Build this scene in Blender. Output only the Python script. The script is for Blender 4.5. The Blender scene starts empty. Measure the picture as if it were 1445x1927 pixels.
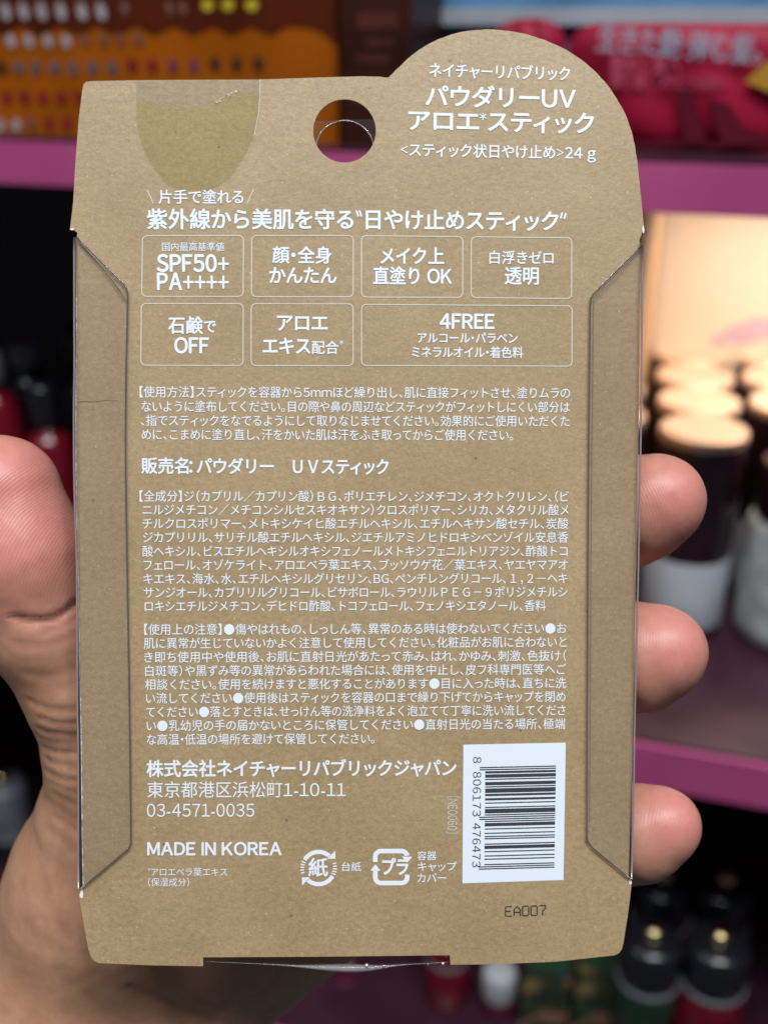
import bpy, bmesh, math, random
import numpy as np
from mathutils import Vector, Matrix

random.seed(7)
rng = np.random.default_rng(7)
SC = bpy.context.scene
COL = SC.collection

# ------------------------------------------------------------------ camera, world, lamps, exposure
F = 1985.0                       # focal length in photo pixels (hfov 40 degrees over 1445 px)
CX, CY = 722.5, 963.5
CAM = Vector((0.0, 0.0, 1.25))
PITCH = math.radians(25.0)
cam = bpy.data.cameras.new('camera')
cam.sensor_fit = 'HORIZONTAL'
cam.sensor_width = 36.0
cam.lens = 36.0 * F / 1445.0
cam.clip_start = 0.01
cam.clip_end = 60.0
cam.dof.use_dof = True
cam.dof.focus_distance = 0.1705
cam.dof.aperture_fstop = 16.5
camo = bpy.data.objects.new('camera', cam)
COL.objects.link(camo)
camo.location = CAM
camo.rotation_euler = (math.pi / 2 - PITCH, 0, 0)
SC.camera = camo

world = bpy.data.worlds.new('World')
SC.world = world
world.use_nodes = True
bgn = world.node_tree.nodes['Background']
bgn.inputs['Color'].default_value = (0.75, 0.85, 1.0, 1)
bgn.inputs['Strength'].default_value = 0.07

def area_lamp(name, loc, target, sx, sy, watts, color):
    l = bpy.data.lights.new(name, 'AREA')
    l.shape = 'RECTANGLE'
    l.size = sx
    l.size_y = sy
    l.energy = watts
    l.color = color
    o = bpy.data.objects.new(name, l)
    COL.objects.link(o)
    o.location = loc
    o.rotation_euler = (Vector(target) - Vector(loc)).to_track_quat('-Z', 'Y').to_euler()
    return o

# shop ceiling lamps: one over and behind the viewer, one to each side
area_lamp('ceiling_lamp', (0.10, -0.50, 2.75), (0.0, 0.15, 1.1), 1.2, 0.35, 31, (0.93, 0.97, 1.0))
area_lamp('ceiling_lamp', (-1.3, -0.10, 2.75), (-0.2, 0.3, 1.0), 1.2, 0.16, 9, (0.93, 0.97, 1.0))
area_lamp('ceiling_lamp', (1.3, -0.25, 2.75), (0.2, 0.3, 1.0), 1.2, 0.16, 9, (0.93, 0.97, 1.0))
# small unseen spots added overhead to raise glints on glossy plastic
for sx, sy in ((-0.45, -0.35), (0.55, -0.45), (0.15, -0.05)):
    area_lamp('glint_spot', (sx, sy, 2.7), (0.0, 0.4, 0.9), 0.07, 0.07, 3.2, (1.0, 0.96, 0.90))

SC.view_settings.view_transform = 'Standard'
SC.view_settings.look = 'None'
SC.view_settings.exposure = 0.0
SC.view_settings.gamma = 1.0
SC.view_settings.use_curve_mapping = False
SC.cycles.use_denoising = True
SC.cycles.max_bounces = 10
SC.cycles.transparent_max_bounces = 16
SC.cycles.sample_clamp_indirect = 6.0

# ------------------------------------------------------------------ geometry of view, pack frame, shelf frame
CR = camo.rotation_euler.to_matrix()

def ray(px, py):
    """world direction through a photo pixel, unit depth along the optical axis"""
    return CR @ Vector(((px - CX) / F, -(py - CY) / F, -1.0))

def hit_z(px, py, z):
    d = ray(px, py)
    t = (z - CAM.z) / d.z
    return CAM + d * t

# pack plane: tilted a little, left side and top nearer
PA, PB, PD = -0.0318, -0.0496, 0.170          # a*X + b*Ydown + Z = d   (camera space, Z forward)
PN_CAM = Vector((PA, -PB, -1.0)).normalized() * -1.0
def plane_hit(px, py, depth=0.0):
    u, v = (px - CX) / F, (py - CY) / F
    n = math.sqrt(PA * PA + PB * PB + 1)
    t = (PD + depth * n) / (PA * u + PB * v + 1)
    return CAM + CR @ Vector((u * t, -v * t, -t))
O_PACK = plane_hit(CX, CY)
EX = (plane_hit(1222, 963.5) - plane_hit(222, 963.5)).normalized()
EZ = (CR @ Vector((-PA, PB, 1.0))).normalized()     # towards the viewer
EY = EZ.cross(EX).normalized()
PACK_M = Matrix((EX, EY, EZ)).transposed().to_4x4()
PACK_M.translation = O_PACK
PACK_INV = PACK_M.inverted()

def C(px, py, depth=0.0):
    """photo pixel on the plane `depth` millimetres behind the card -> pack frame, metres"""
    return PACK_INV @ plane_hit(px, py, depth * 0.001)

S0Y = 0.50
d_ = ray(722.5, 290)
S0 = CAM + d_ * (S0Y / d_.y)
SR = Vector((0.959, -0.283, 0)).normalized()     # along the shelf, to the right (and nearer)
SB = Vector((0.283, 0.959, 0)).normalized()      # into the shelf
Z_UP = S0.z
d_ = ray(722.5, 1320)
Z_LOW = (CAM + d_ * (S0Y / d_.y)).z
Z_THIRD = Z_LOW - (Z_UP - Z_LOW)
SH_ORG = Vector((S0.x, S0.y, 0))

def S(s, b, z):
    return SH_ORG + SR * s + SB * b + Vector((0, 0, z))

def shelf_hit(px, py, b):
    """point on the vertical plane parallel to the shelf front, b metres behind it -> (s, z)"""
    d = ray(px, py)
    t = (b - (CAM - SH_ORG).dot(SB)) / d.dot(SB)
    p = CAM + d * t
    return (p - SH_ORG).dot(SR), p.z

# ------------------------------------------------------------------ helpers
def tag(o, label=None, cat=None, group=None, kind=None):
    if label: o['label'] = label
    if cat: o['category'] = cat
    if group: o['group'] = group
    if kind: o['kind'] = kind
    return o

def empty(name, mat=None, loc=None):
    o = bpy.data.objects.new(name, None)
    o.empty_display_size = 0.02
    COL.objects.link(o)
    if mat is not None: o.matrix_world = mat
    if loc is not None: o.location = loc
    bpy.context.view_layer.update()
    return o

class MB:
    def __init__(s):
        s.v, s.f, s.m, s.sm = [], [], [], []
    def add(s, verts, faces, mi=0, smooth=False):
        k = len(s.v)
        s.v.extend([tuple(v) for v in verts])
        for f in faces:
            s.f.append(tuple(i + k for i in f)); s.m.append(mi); s.sm.append(smooth)
    def box(s, p, ax, ay, az, mi=0):
        """corner p and three edge vectors"""
        p, ax, ay, az = Vector(p), Vector(ax), Vector(ay), Vector(az)
        vs = [p, p + ax, p + ax + ay, p + ay, p + az, p + ax + az, p + ax + ay + az, p + ay + az]
        s.add(vs, [(0, 3, 2, 1), (4, 5, 6, 7), (0, 1, 5, 4), (1, 2, 6, 5), (2, 3, 7, 6), (3, 0, 4, 7)], mi)
    def lathe(s, prof, c=(0, 0, 0), n=40, mi=0, smooth=True):
        """prof: (r, z) bottom to top about a vertical axis through c"""
        c = Vector(c)
        vs, fs = [], []
        for r, z in prof:
            for k in range(n):
                a = 2 * math.pi * k / n
                vs.append(c + Vector((r * math.cos(a), r * math.sin(a), z)))
        for i in range(len(prof) - 1):
            for k in range(n):
                k2 = (k + 1) % n
                fs.append((i * n + k, i * n + k2, (i + 1) * n + k2, (i + 1) * n + k))
        fs.append(tuple(reversed(range(n))))
        fs.append(tuple((len(prof) - 1) * n + k for k in range(n)))
        s.add(vs, fs, mi, smooth)
    def tube(s, pts, r, n=8, mi=0):
        pts = [Vector(p) for p in pts]
        vs, fs = [], []
        up = Vector((0.123, 0.31, 0.94))
        for i, p in enumerate(pts):
            t = (pts[min(i + 1, len(pts) - 1)] - pts[max(i - 1, 0)]).normalized()
            a = t.cross(up).normalized(); b = t.cross(a)
            for k in range(n):
                an = 2 * math.pi * k / n
                vs.append(p + (a * math.cos(an) + b * math.sin(an)) * (r[i] if isinstance(r, list) else r))
        for i in range(len(pts) - 1):
            for k in range(n):
                k2 = (k + 1) % n
                fs.append((i * n + k, i * n + k2, (i + 1) * n + k2, (i + 1) * n + k))
        fs.append(tuple(range(n))); fs.append(tuple(reversed([(len(pts) - 1) * n + k for k in range(n)])))
        s.add(vs, fs, mi, True)
    def build(s, name, mats, parent=None):
        me = bpy.data.meshes.new(name)
        me.from_pydata(s.v, [], s.f)
        if not isinstance(mats, (list, tuple)): mats = [mats]
        for m in mats: me.materials.append(m)
        me.polygons.foreach_set('material_index', s.m)
        me.polygons.foreach_set('use_smooth', s.sm)
        me.update()
        o = bpy.data.objects.new(name, me)
        COL.objects.link(o)
        if parent: o.parent = parent
        return o

def fill(loops, z):
    """triangulated flat area between closed 2-D loops (outer first, then holes)"""
    bm = bmesh.new()
    for lp in loops:
        vs = [bm.verts.new((x, y, z)) for x, y in lp]
        for i in range(len(vs)): bm.edges.new((vs[i], vs[(i + 1) % len(vs)]))
    bmesh.ops.triangle_fill(bm, use_beauty=True, use_dissolve=False, edges=bm.edges[:])
    bm.verts.index_update()
    vs = [tuple(v.co) for v in bm.verts]
    fs = []
    for f in bm.faces:
        idx = [v.index for v in f.verts]
        if f.normal.z < 0 or (f.calc_area() > 0 and (f.verts[1].co - f.verts[0].co).cross(f.verts[2].co - f.verts[0].co).z < 0): idx.reverse()
        fs.append(tuple(idx))
    bm.free()
    return vs, fs

def slab(mb, loops, z0, z1, mi_top=0, mi_side=0):
    """extruded sheet from z0 (back) to z1 (front)"""
    v, f = fill(loops, z1); mb.add(v, f, mi_top)
    v, f = fill(loops, z0); mb.add(v, [tuple(reversed(t)) for t in f], mi_top)
    for k, lp in enumerate(loops):
        n = len(lp)
        ar = sum(lp[i][0] * lp[(i + 1) % n][1] - lp[(i + 1) % n][0] * lp[i][1] for i in range(n))
        vs = [(x, y, z0) for x, y in lp] + [(x, y, z1) for x, y in lp]
        fs = [(i, (i + 1) % n, n + (i + 1) % n, n + i) for i in range(n)]
        if (ar < 0) != (k > 0): fs = [tuple(reversed(t)) for t in fs]
        mb.add(vs, fs, mi_side)

def smooth_path(pts, closed=False, n=6):
    """Catmull-Rom through points"""
    out = []
    N = len(pts)
    rng_ = range(N if closed else N - 1)
    for i in rng_:
        if closed: p0, p1, p2, p3 = pts[i - 1], pts[i], pts[(i + 1) % N], pts[(i + 2) % N]
        else: p0, p1, p2, p3 = pts[max(i - 1, 0)], pts[i], pts[i + 1], pts[min(i + 2, N - 1)]
        for k in range(n):
            t = k / n
            out.append(tuple(0.5 * ((2 * b) + (-a + c) * t + (2 * a - 5 * b + 4 * c - d) * t * t + (-a + 3 * b - 3 * c + d) * t ** 3)
                             for a, b, c, d in zip(p0, p1, p2, p3)))
    if not closed: out.append(tuple(pts[-1]))
    return out

# ------------------------------------------------------------------ materials
def mat(name, color, rough=0.5, metal=0.0, spec=0.5, **kw):
    m = bpy.data.materials.new(name); m.use_nodes = True
    b = m.node_tree.nodes['Principled BSDF']
    b.inputs['Base Color'].default_value = (*color, 1)
    b.inputs['Roughness'].default_value = rough
    b.inputs['Metallic'].default_value = metal
    b.inputs['Specular IOR Level'].default_value = spec
    for k, v in kw.items(): b.inputs[k].default_value = v
    return m

def N(m, t, **kw):
    n = m.node_tree.nodes.new(t)
    for k, v in kw.items(): setattr(n, k, v)
    return n
def L(m, a, b): m.node_tree.links.new(a, b)

def ramp(m, src, stops):
    r = N(m, 'ShaderNodeValToRGB')
    el = r.color_ramp.elements
    while len(el) < len(stops): el.new(0.5)
    for e, (p, c) in zip(el, stops):
        e.position = p; e.color = (*c, 1) if len(c) == 3 else c
    L(m, src, r.inputs[0])
    return r.outputs[0]

def noise(m, co, scale, detail=3, rough=0.55, vec=None):
    n = N(m, 'ShaderNodeTexNoise')
    n.inputs['Scale'].default_value = scale
    n.inputs['Detail'].default_value = detail
    n.inputs['Roughness'].default_value = rough
    if vec:
        mp = N(m, 'ShaderNodeMapping'); mp.inputs['Scale'].default_value = vec
        L(m, co, mp.inputs['Vector']); L(m, mp.outputs[0], n.inputs['Vector'])
    else: L(m, co, n.inputs['Vector'])
    return n.outputs['Fac']

def mixc(m, fac, a, b, mode='MIX'):
    x = N(m, 'ShaderNodeMix', data_type='RGBA', blend_type=mode)
    if hasattr(fac, 'links'): L(m, fac, x.inputs[0])
    else: x.inputs[0].default_value = fac
    for v, i in ((a, 6), (b, 7)):
        if hasattr(v, 'links'): L(m, v, x.inputs[i])
        else: x.inputs[i].default_value = (*v, 1)
    return x.outputs[2]

def worn(name, color, rough=0.4, var=0.25, scale=30, metal=0.0, spec=0.5):
    m = mat(name, color, rough, metal, spec)
    b = m.node_tree.nodes['Principled BSDF']
    tc = N(m, 'ShaderNodeTexCoord').outputs['Object']
    f = noise(m, tc, scale, 5)
    c = ramp(m, f, [(0.3, tuple(x * (1 - var) for x in color)), (0.7, tuple(min(1, x * (1 + var)) for x in color))])
    L(m, c, b.inputs['Base Color'])
    mr = N(m, 'ShaderNodeMapRange'); mr.inputs['To Min'].default_value = rough * 0.75; mr.inputs['To Max'].default_value = min(1, rough * 1.3)
    L(m, f, mr.inputs[0]); L(m, mr.outputs[0], b.inputs['Roughness'])
    return m

def kraft():
    m = mat('kraft_board', (0.36, 0.27, 0.16), 0.55)
    b = m.node_tree.nodes['Principled BSDF']
    co = N(m, 'ShaderNodeTexCoord').outputs['Object']
    big = noise(m, co, 45, 4, 0.6)
    fib = noise(m, co, 1000, 4, 0.7, (1, 1.25, 1))
    fine = noise(m, co, 2600, 2, 0.6)
    strk = noise(m, co, 300, 5, 0.7, (0.6, 1.2, 1))
    c = ramp(m, big, [(0.3, KB0), (0.7, KB1)])
    c = mixc(m, 0.75, c, ramp(m, fib, [(0.25, (0.36, 0.35, 0.34)), (0.75, (0.66, 0.66, 0.66))]), 'OVERLAY')
    c = mixc(m, 0.18, c, ramp(m, strk, [(0.3, (0.36, 0.35, 0.34)), (0.7, (0.66, 0.66, 0.66))]), 'OVERLAY')
    c = mixc(m, 0.35, c, ramp(m, fine, [(0.3, (0.35, 0.35, 0.35)), (0.7, (0.66, 0.66, 0.66))]), 'OVERLAY')
    # pale mica flecks
    vo = N(m, 'ShaderNodeTexVoronoi'); vo.inputs['Scale'].default_value = 1050
    L(m, co, vo.inputs['Vector'])
    near = N(m, 'ShaderNodeMath', operation='LESS_THAN'); near.inputs[1].default_value = 0.14
    L(m, vo.outputs['Distance'], near.inputs[0])
    sep = N(m, 'ShaderNodeSeparateColor'); L(m, vo.outputs['Color'], sep.inputs[0])
    rare = N(m, 'ShaderNodeMath', operation='GREATER_THAN'); rare.inputs[1].default_value = 0.62
    L(m, sep.outputs[0], rare.inputs[0])
    fl = N(m, 'ShaderNodeMath', operation='MULTIPLY'); L(m, near.outputs[0], fl.inputs[0]); L(m, rare.outputs[0], fl.inputs[1])
    fl2 = N(m, 'ShaderNodeMath', operation='MULTIPLY'); L(m, fl.outputs[0], fl2.inputs[0]); L(m, sep.outputs[1], fl2.inputs[1])
    c = mixc(m, fl2.outputs[0], c, (0.56, 0.47, 0.31))
    # rare dark specks
    vo2 = N(m, 'ShaderNodeTexVoronoi'); vo2.inputs['Scale'].default_value = 130
    L(m, co, vo2.inputs['Vector'])
    n2 = N(m, 'ShaderNodeMath', operation='LESS_THAN'); n2.inputs[1].default_value = 0.03
    L(m, vo2.outputs['Distance'], n2.inputs[0])
    d2 = N(m, 'ShaderNodeMath', operation='MULTIPLY'); L(m, n2.outputs[0], d2.inputs[0]); d2.inputs[1].default_value = 0.6
    c = mixc(m, d2.outputs[0], c, (0.06, 0.045, 0.03))
    L(m, c, b.inputs['Base Color'])
    rg = ramp(m, fib, [(0.3, (0.56,) * 3), (0.75, (0.36,) * 3)])
    b.inputs['Specular IOR Level'].default_value = 0.75
    L(m, rg, b.inputs['Roughness'])
    bp = N(m, 'ShaderNodeBump'); bp.inputs['Strength'].default_value = 0.22; bp.inputs['Distance'].default_value = 0.0002
    L(m, fib, bp.inputs['Height']); L(m, bp.outputs[0], b.inputs['Normal'])
    return m

def clear_plastic(name, tint, gloss_rough=0.04, haze=0.0, ior=1.45):
    """thin clear sheet: see-through with a Fresnel sheen and a little scuffed haze"""
    m = bpy.data.materials.new(name); m.use_nodes = True
    nt = m.node_tree
    nt.nodes.remove(nt.nodes['Principled BSDF'])
    out = [n for n in nt.nodes if n.type == 'OUTPUT_MATERIAL'][0]
    tr = N(m, 'ShaderNodeBsdfTransparent'); tr.inputs[0].default_value = (*tint, 1)
    df = N(m, 'ShaderNodeBsdfDiffuse'); df.inputs[0].default_value = (0.56, 0.52, 0.48, 1)
    co = N(m, 'ShaderNodeTexCoord').outputs['Object']
    hz = N(m, 'ShaderNodeMapRange'); hz.inputs['To Min'].default_value = haze * 0.5; hz.inputs['To Max'].default_value = haze * 1.5
    L(m, noise(m, co, 120, 4, 0.65), hz.inputs[0])
    m1 = N(m, 'ShaderNodeMixShader')
    L(m, hz.outputs[0], m1.inputs[0]); L(m, tr.outputs[0], m1.inputs[1]); L(m, df.outputs[0], m1.inputs[2])
    gl = N(m, 'ShaderNodeBsdfGlossy'); gl.inputs['Roughness'].default_value = gloss_rough
    fr = N(m, 'ShaderNodeFresnel'); fr.inputs[0].default_value = ior
    mx = N(m, 'ShaderNodeMixShader')
    L(m, fr.outputs[0], mx.inputs[0]); L(m, m1.outputs[0], mx.inputs[1]); L(m, gl.outputs[0], mx.inputs[2])
    L(m, mx.outputs[0], out.inputs[0])
    return m

KB0, KB1 = (0.335, 0.238, 0.124), (0.398, 0.290, 0.160)
M_KRAFT = kraft()
M_EDGE = mat('board_edge', (0.74, 0.68, 0.58), 0.8)
M_WHITE_INK = mat('white_ink', (0.78, 0.84, 0.92), 0.45)
M_THIN_INK = mat('thin_white_ink', (0.62, 0.60, 0.55), 0.5)
M_BLACK_INK = mat('black_ink', (0.045, 0.047, 0.055), 0.5)
M_LABEL = mat('white_print_panel', (0.76, 0.83, 0.92), 0.5)
M_SHEET = clear_plastic('clear_blister', (0.996, 0.990, 0.995), 0.10, 0.025, 1.2)
M_RIM = mat('blister_cut_edge', (0.12, 0.095, 0.10), 0.12, 0.0, 0.8)
M_SEAL = clear_plastic('seal_film', (0.997, 0.997, 0.998), 0.25, 0.028, 1.22)
M_GLUE = clear_plastic('seal_glue', (0.991, 0.988, 0.925), 0.3, 0.0, 1.1)
M_RIMPALE = mat('blister_fold', (0.30, 0.22, 0.235), 0.12, 0.0, 0.9)

# ================================================================== SHELVING (setting behind the hand)
M_PLUM = worn('plum_lacquer', (0.41, 0.065, 0.20), 0.5, 0.12, 12)
M_TOPSHADE = worn('painted_shelf_shade', (0.042, 0.013, 0.024), 0.30, 0.3, 15)
M_BLACKBACK = worn('dark_back_panel', (0.035, 0.030, 0.033), 0.5, 0.3, 10)

def face_h(px, y0, y1):
    _, za = shelf_hit(px, y0, 0); _, zb = shelf_hit(px, y1, 0)
    return za - zb

SD = 0.34                        # shelf depth
def shelf_board(z, h, label):
    root = empty('shelf_board', loc=S(0, 0, z))
    o = S(0, 0, z)
    mb = MB()
    mb.box(S(-1.2, 0, z - h) - o, SR * 2.0, SB * SD, Vector((0, 0, h)))
    b = mb.build('board', M_PLUM, root)
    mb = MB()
    mb.box(S(-1.2, 0.003, z + 0.0005) - o, SR * 2.0, SB * (SD - 0.005), Vector((0, 0, 0.0015)))  # dark sheet paints the shade on the board's top
    mb.build('mat', M_TOPSHADE, root)  # stand-in for shade on the plum board, no real mat
    tag(root, label, 'shelf')
    return root
HU = face_h(722, 290, 377)
HL = face_h(1190, 1393, 1470)
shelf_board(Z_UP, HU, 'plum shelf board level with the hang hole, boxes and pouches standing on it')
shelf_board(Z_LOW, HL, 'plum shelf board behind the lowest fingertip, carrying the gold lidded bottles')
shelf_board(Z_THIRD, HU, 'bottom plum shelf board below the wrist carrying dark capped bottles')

mb = MB()
o = S(0, SD, 0)
mb.box(S(-1.2, SD + 0.002, Z_THIRD - 0.3) - o, SR * 2.0, SB * 0.012, Vector((0, 0, 1.3)))
bp_ = mb.build('back_panel', M_BLACKBACK)
bp_.location = o
tag(bp_, 'dark back panel of the shelving behind the bottles', 'panel')

# ------------------------------------------------------------------ upper shelf: orange carton with rows of swatches
def carton():
    b = 0.018
    s0 = shelf_hit(-330, 200, b)[0]; s1 = shelf_hit(636, 200, b)[0]
    o = S(s0, b, Z_UP + 0.002)
    root = empty('swatch_carton', loc=o)
    m_or = worn('orange_print', (0.29, 0.068, 0.001), 0.5, 0.15, 25, 0.0, 0.15)
    m_br = worn('brown_print', (0.072, 0.011, 0.002), 0.5, 0.25, 25, 0.0, 0.15)
    H = 0.20
    W = s1 - s0
    mb = MB()
    mb.box((0, 0, 0), SR * W, SB * 0.065, (0, 0, H), 0)
    # printed brown field above a zigzag border, on the front face
    nrm = -SB * 0.0004
    def P(px, py): 
        s, z = shelf_hit(px, py, b)
        return SR * (s - s0) + Vector((0, 0, z - Z_UP - 0.002)) + nrm
    pts = [(-320, 40)]
    x = -320
    k = 0
    while x < 560:
        pts.append((x, 66 if k % 2 else 48)); x += 36; k += 1
    pts += [(575, 50), (600, 56), (630, 80), (634, 80)]
    top = [(p[0], -420) for p in pts]
    vs = [P(*p) for p in pts] + [P(*p) for p in top]
    n = len(pts)
    mb.add(vs, [(i, i + 1, n + i + 1, n + i) for i in range(n - 1)], 1)
    mb.build('box', [m_or, m_br], root)
    # oval swatch print
    def oval(mb, px, py, rx, ry, mi, ang=0.0):
        q = []
        for k in range(14):
            a = 2 * math.pi * k / 14
            ex, ey = rx * 0.82 * math.cos(a), ry * 0.9 * math.sin(a)
            q.append(P(px + ex * math.cos(ang) - ey * math.sin(ang), py + ex * math.sin(ang) + ey * math.cos(ang)) + nrm)
        mb.add(q, [tuple(reversed(range(14)))], mi)
    cols = {'pale': (0.34, 0.30, 0.32), 'grey': (0.10, 0.085, 0.095), 'red': (0.19, 0.004, 0.014), 'plum': (0.15, 0.03, 0.06),
            'black': (0.02, 0.012, 0.008), 'lime': (0.50, 0.36, 0.02), 'dim': (0.17, 0.07, 0.05)}
    ms = {k: worn('swatch_' + k, v, 0.4, 0.4, 400) for k, v in cols.items()}
    names = list(ms)
    sw = MB()
    def row(y, xs, cs, rx, ry, ang=0.0):
        for x, c in zip(xs, cs): oval(sw, x, y, rx, ry, names.index(c), ang)
    row(20, [12, 46, 80, 116, 156, 192], ['pale'] * 6, 11, 19, -0.25)
    row(14, [236, 320, 345], ['dim'] * 3, 9, 14, -0.25)
    row(8, [392, 430, 475], ['lime'] * 3, 14, 13)
    row(76, [22, 56, 92, 126], ['pale'] * 4, 10, 15, -0.3)
    row(72, [160, 196, 228, 262], ['dim'] * 4, 9, 13, -0.3)
    row(126, [4, 36, 68, 104, 138, 175, 212], ['black', 'grey', 'grey', 'grey', 'grey', 'grey', 'grey'], 10.5, 15, -0.3)
    row(122, [250, 288, 326, 366], ['red', 'red', 'plum', 'plum'], 10.5, 15, -0.1)
    row(119, [405, 446, 487], ['black'] * 3, 10.5, 15)
    row(182, [14, 48, 82, 116, 150, 190, 230, 270, 310, 350, 390, 430, 470], ['red'] * 13, 11, 14, -0.2)
    row(234, [2, 32], ['pale'] * 2, 10, 14)
    row(230, [60, 94, 128, 166, 206, 246, 286, 326, 366, 406, 446, 486], ['dim', 'red', 'red'] + ['dim'] * 9, 10, 14)
    row(126, [-36, -74, -110], ['grey'] * 3, 10.5, 15); row(182, [-22, -58, -94], ['red'] * 3, 11, 14)
    sw.build('swatch_chart', [ms[k] for k in names], root)
    tag(root, 'orange and brown carton printed with rows of little colour swatches', 'carton')
    # dark carton next to it
    b2 = 0.012
    sa = shelf_hit(642, 200, b2)[0]; sb = shelf_hit(772, 200, b2)[0]
    r2 = empty('brown_carton', loc=S(sa, b2, Z_UP + 0.002))
    mb = MB()
    mb.box((0, 0, 0), SR * (sb - sa), SB * 0.06, (0, 0, 0.19), 0)
    mb.build('box', worn('dark_brown_print', (0.035, 0.008, 0.005), 0.4, 0.4, 40, 0.0, 0.2), r2)
    pr = MB()
    for (px0, px1, py, hh, mi) in ((672, 750, 38, 15, 0), (690, 740, 80, 9, 1), (668, 735, 110, 8, 1), (655, 760, 180, 16, 1)):
        (a, z0), (c, z1) = shelf_hit(px0, py - hh, b2), shelf_hit(px1, py + hh, b2)
        q = [SR * (s - sa) + Vector((0, 0, z - Z_UP - 0.002)) - SB * 0.0004 for s, z in ((a, z1), (c, z1), (c, z0), (a, z0))]
        pr.add(q, [(0, 1, 2, 3)], mi)
    pr.build('printed_panel', [worn('rust_print', (0.085, 0.02, 0.013), 0.35, 0.5, 60), worn('umber_print', (0.055, 0.013, 0.009), 0.35, 0.5, 60)], r2)
    tag(r2, 'narrow dark brown carton between the orange carton and the blue carton', 'carton')
carton()

# ------------------------------------------------------------------ glyphs (default Blender font and its built-in Japanese fallback)
GL = {}
def glyph(ch):
    if ch in GL: return GL[ch]
    c = bpy.data.curves.new('g', 'FONT'); c.body = ch; c.resolution_u = 4
    o = bpy.data.objects.new('g', c); COL.objects.link(o)
    bpy.context.view_layer.update()
    me = bpy.data.meshes.new_from_object(o.evaluated_get(bpy.context.evaluated_depsgraph_get()))
    v = np.array([tuple(x.co) for x in me.vertices]) if len(me.vertices) else np.zeros((0, 3))
    f = [tuple(p.vertices) for p in me.polygons]
    # faces upward
    ff = []
    for t in f:
        a, b, d = v[t[0]], v[t[1]], v[t[2]]
        cz = (b[0] - a[0]) * (d[1] - a[1]) - (b[1] - a[1]) * (d[0] - a[0])
        ff.append(t if cz >= 0 else tuple(reversed(t)))
    bpy.data.objects.remove(o); bpy.data.curves.remove(c); bpy.data.meshes.remove(me)
    GL[ch] = (v, ff)
    return GL[ch]
_a = glyph('国国')[0][:, 0].max() - glyph('国')[0][:, 0].max()
EMU = float(_a)                                            # one em in font units
_k = glyph('国')[0]
CYU = float((_k[:, 1].max() + _k[:, 1].min()) / 2)         # middle of the em box
SMALL = set('ァィゥェォッャュョっゃゅょぁぃぅぇぉ')
HALF_L = set('、。）】〕，．')
HALF_R = set('（【〔')
ASC = {chr(c): chr(c + 0xFEE0) for c in range(0x21, 0x7F)}

def layout(text):
    """list of (verts, faces) in em units, middle of the em box at y = 0; proportional like the print"""
    x = 0.0; out = []
    for ch in text:
        if ch == ' ': x += 0.28; continue
        if ch == '　': x += 1.0; continue
        if ch == 'I':
            q = np.array([(x + .075, -.367, 0), (x + .155, -.367, 0), (x + .155, .367, 0), (x + .075, .367, 0)]); out.append((q, [(0, 1, 2, 3)])); x += 0.23; continue
        if ch == '●':
            q = np.array([(x + 0.5 + 0.44 * math.cos(2 * math.pi * k / 24), 0.44 * math.sin(2 * math.pi * k / 24), 0) for k in range(24)]); out.append((q, [tuple(range(24))])); x += 1.0; continue
        if ch in ASC:
            g = ch if ch == '-' else ASC[ch]
            v, f = glyph(g)
            if not len(v): x += 0.3; continue
            v = v / EMU
            w = v[:, 0].max() - v[:, 0].min()
            sc = 0.62 if ch in '<>' else (0.74 if ch == '+' else 1.0)
            pad = 0.035 if ch in '1' else 0.055
            v2 = v.copy(); mid = CYU / EMU
            v2[:, 0] = (v[:, 0] - v[:, 0].min()) * sc + x + pad
            v2[:, 1] = (v[:, 1] - mid) * sc - (0.03 if ch == '+' else 0)
            out.append((v2, f)); x += w * sc + 2 * pad
            continue
        v, f = glyph(ch)
        v2 = v / EMU if len(v) else v
        v2 = v2.copy()
        adv, off = 1.0, 0.0
        if ch in SMALL: adv, off = 0.84, -0.08
        elif ch in HALF_L: adv = 0.5
        elif ch in HALF_R: adv, off = 0.5, -0.5
        elif ch in '・·': adv, off = 0.46, -0.27
        elif ch == '：': adv, off = 0.34, -0.24
        elif 0x3040 <= ord(ch) <= 0x30FF: adv, off = 0.95, -0.025
        if len(v2):
            v2[:, 0] += x + off; v2[:, 1] -= CYU / EMU
            out.append((v2, f))
        x += adv
    return out

BOLD_DIRS = [(1, 0), (-1, 0), (0, 1), (0, -1), (.7, .7), (-.7, .7), (.7, -.7), (-.7, -.7)]
def put_text(mb, text, A, B, em, weight=0.0, up=None, mi=0, z=0.00006, nb=8):
    """print `text` with its ink running from A to B (2-D, metres), em in metres"""
    gl = layout(text)
    x0 = min(v[:, 0].min() for v, _ in gl); x1 = max(v[:, 0].max() for v, _ in gl)
    A, B = np.array(A[:2]), np.array(B[:2])
    d = B - A; Ln = np.linalg.norm(d); d = d / Ln
    n = np.array((-d[1], d[0]))
    kx = Ln / (x1 - x0)
    copies = [(0, 0)] + (BOLD_DIRS[:nb] if weight > 0 else [])
    for v, f in gl:
        for i, (ox, oy) in enumerate(copies):
            w = weight * em
            X = (v[:, 0] - x0) * kx + ox * w; Y = v[:, 1] * em + oy * w
            p = A[None] + X[:, None] * d[None] + Y[:, None] * n[None]
            zz = z + 0.0000018 * i
            mb.add([(a, b, zz) for a, b in p], f, mi)

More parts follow.
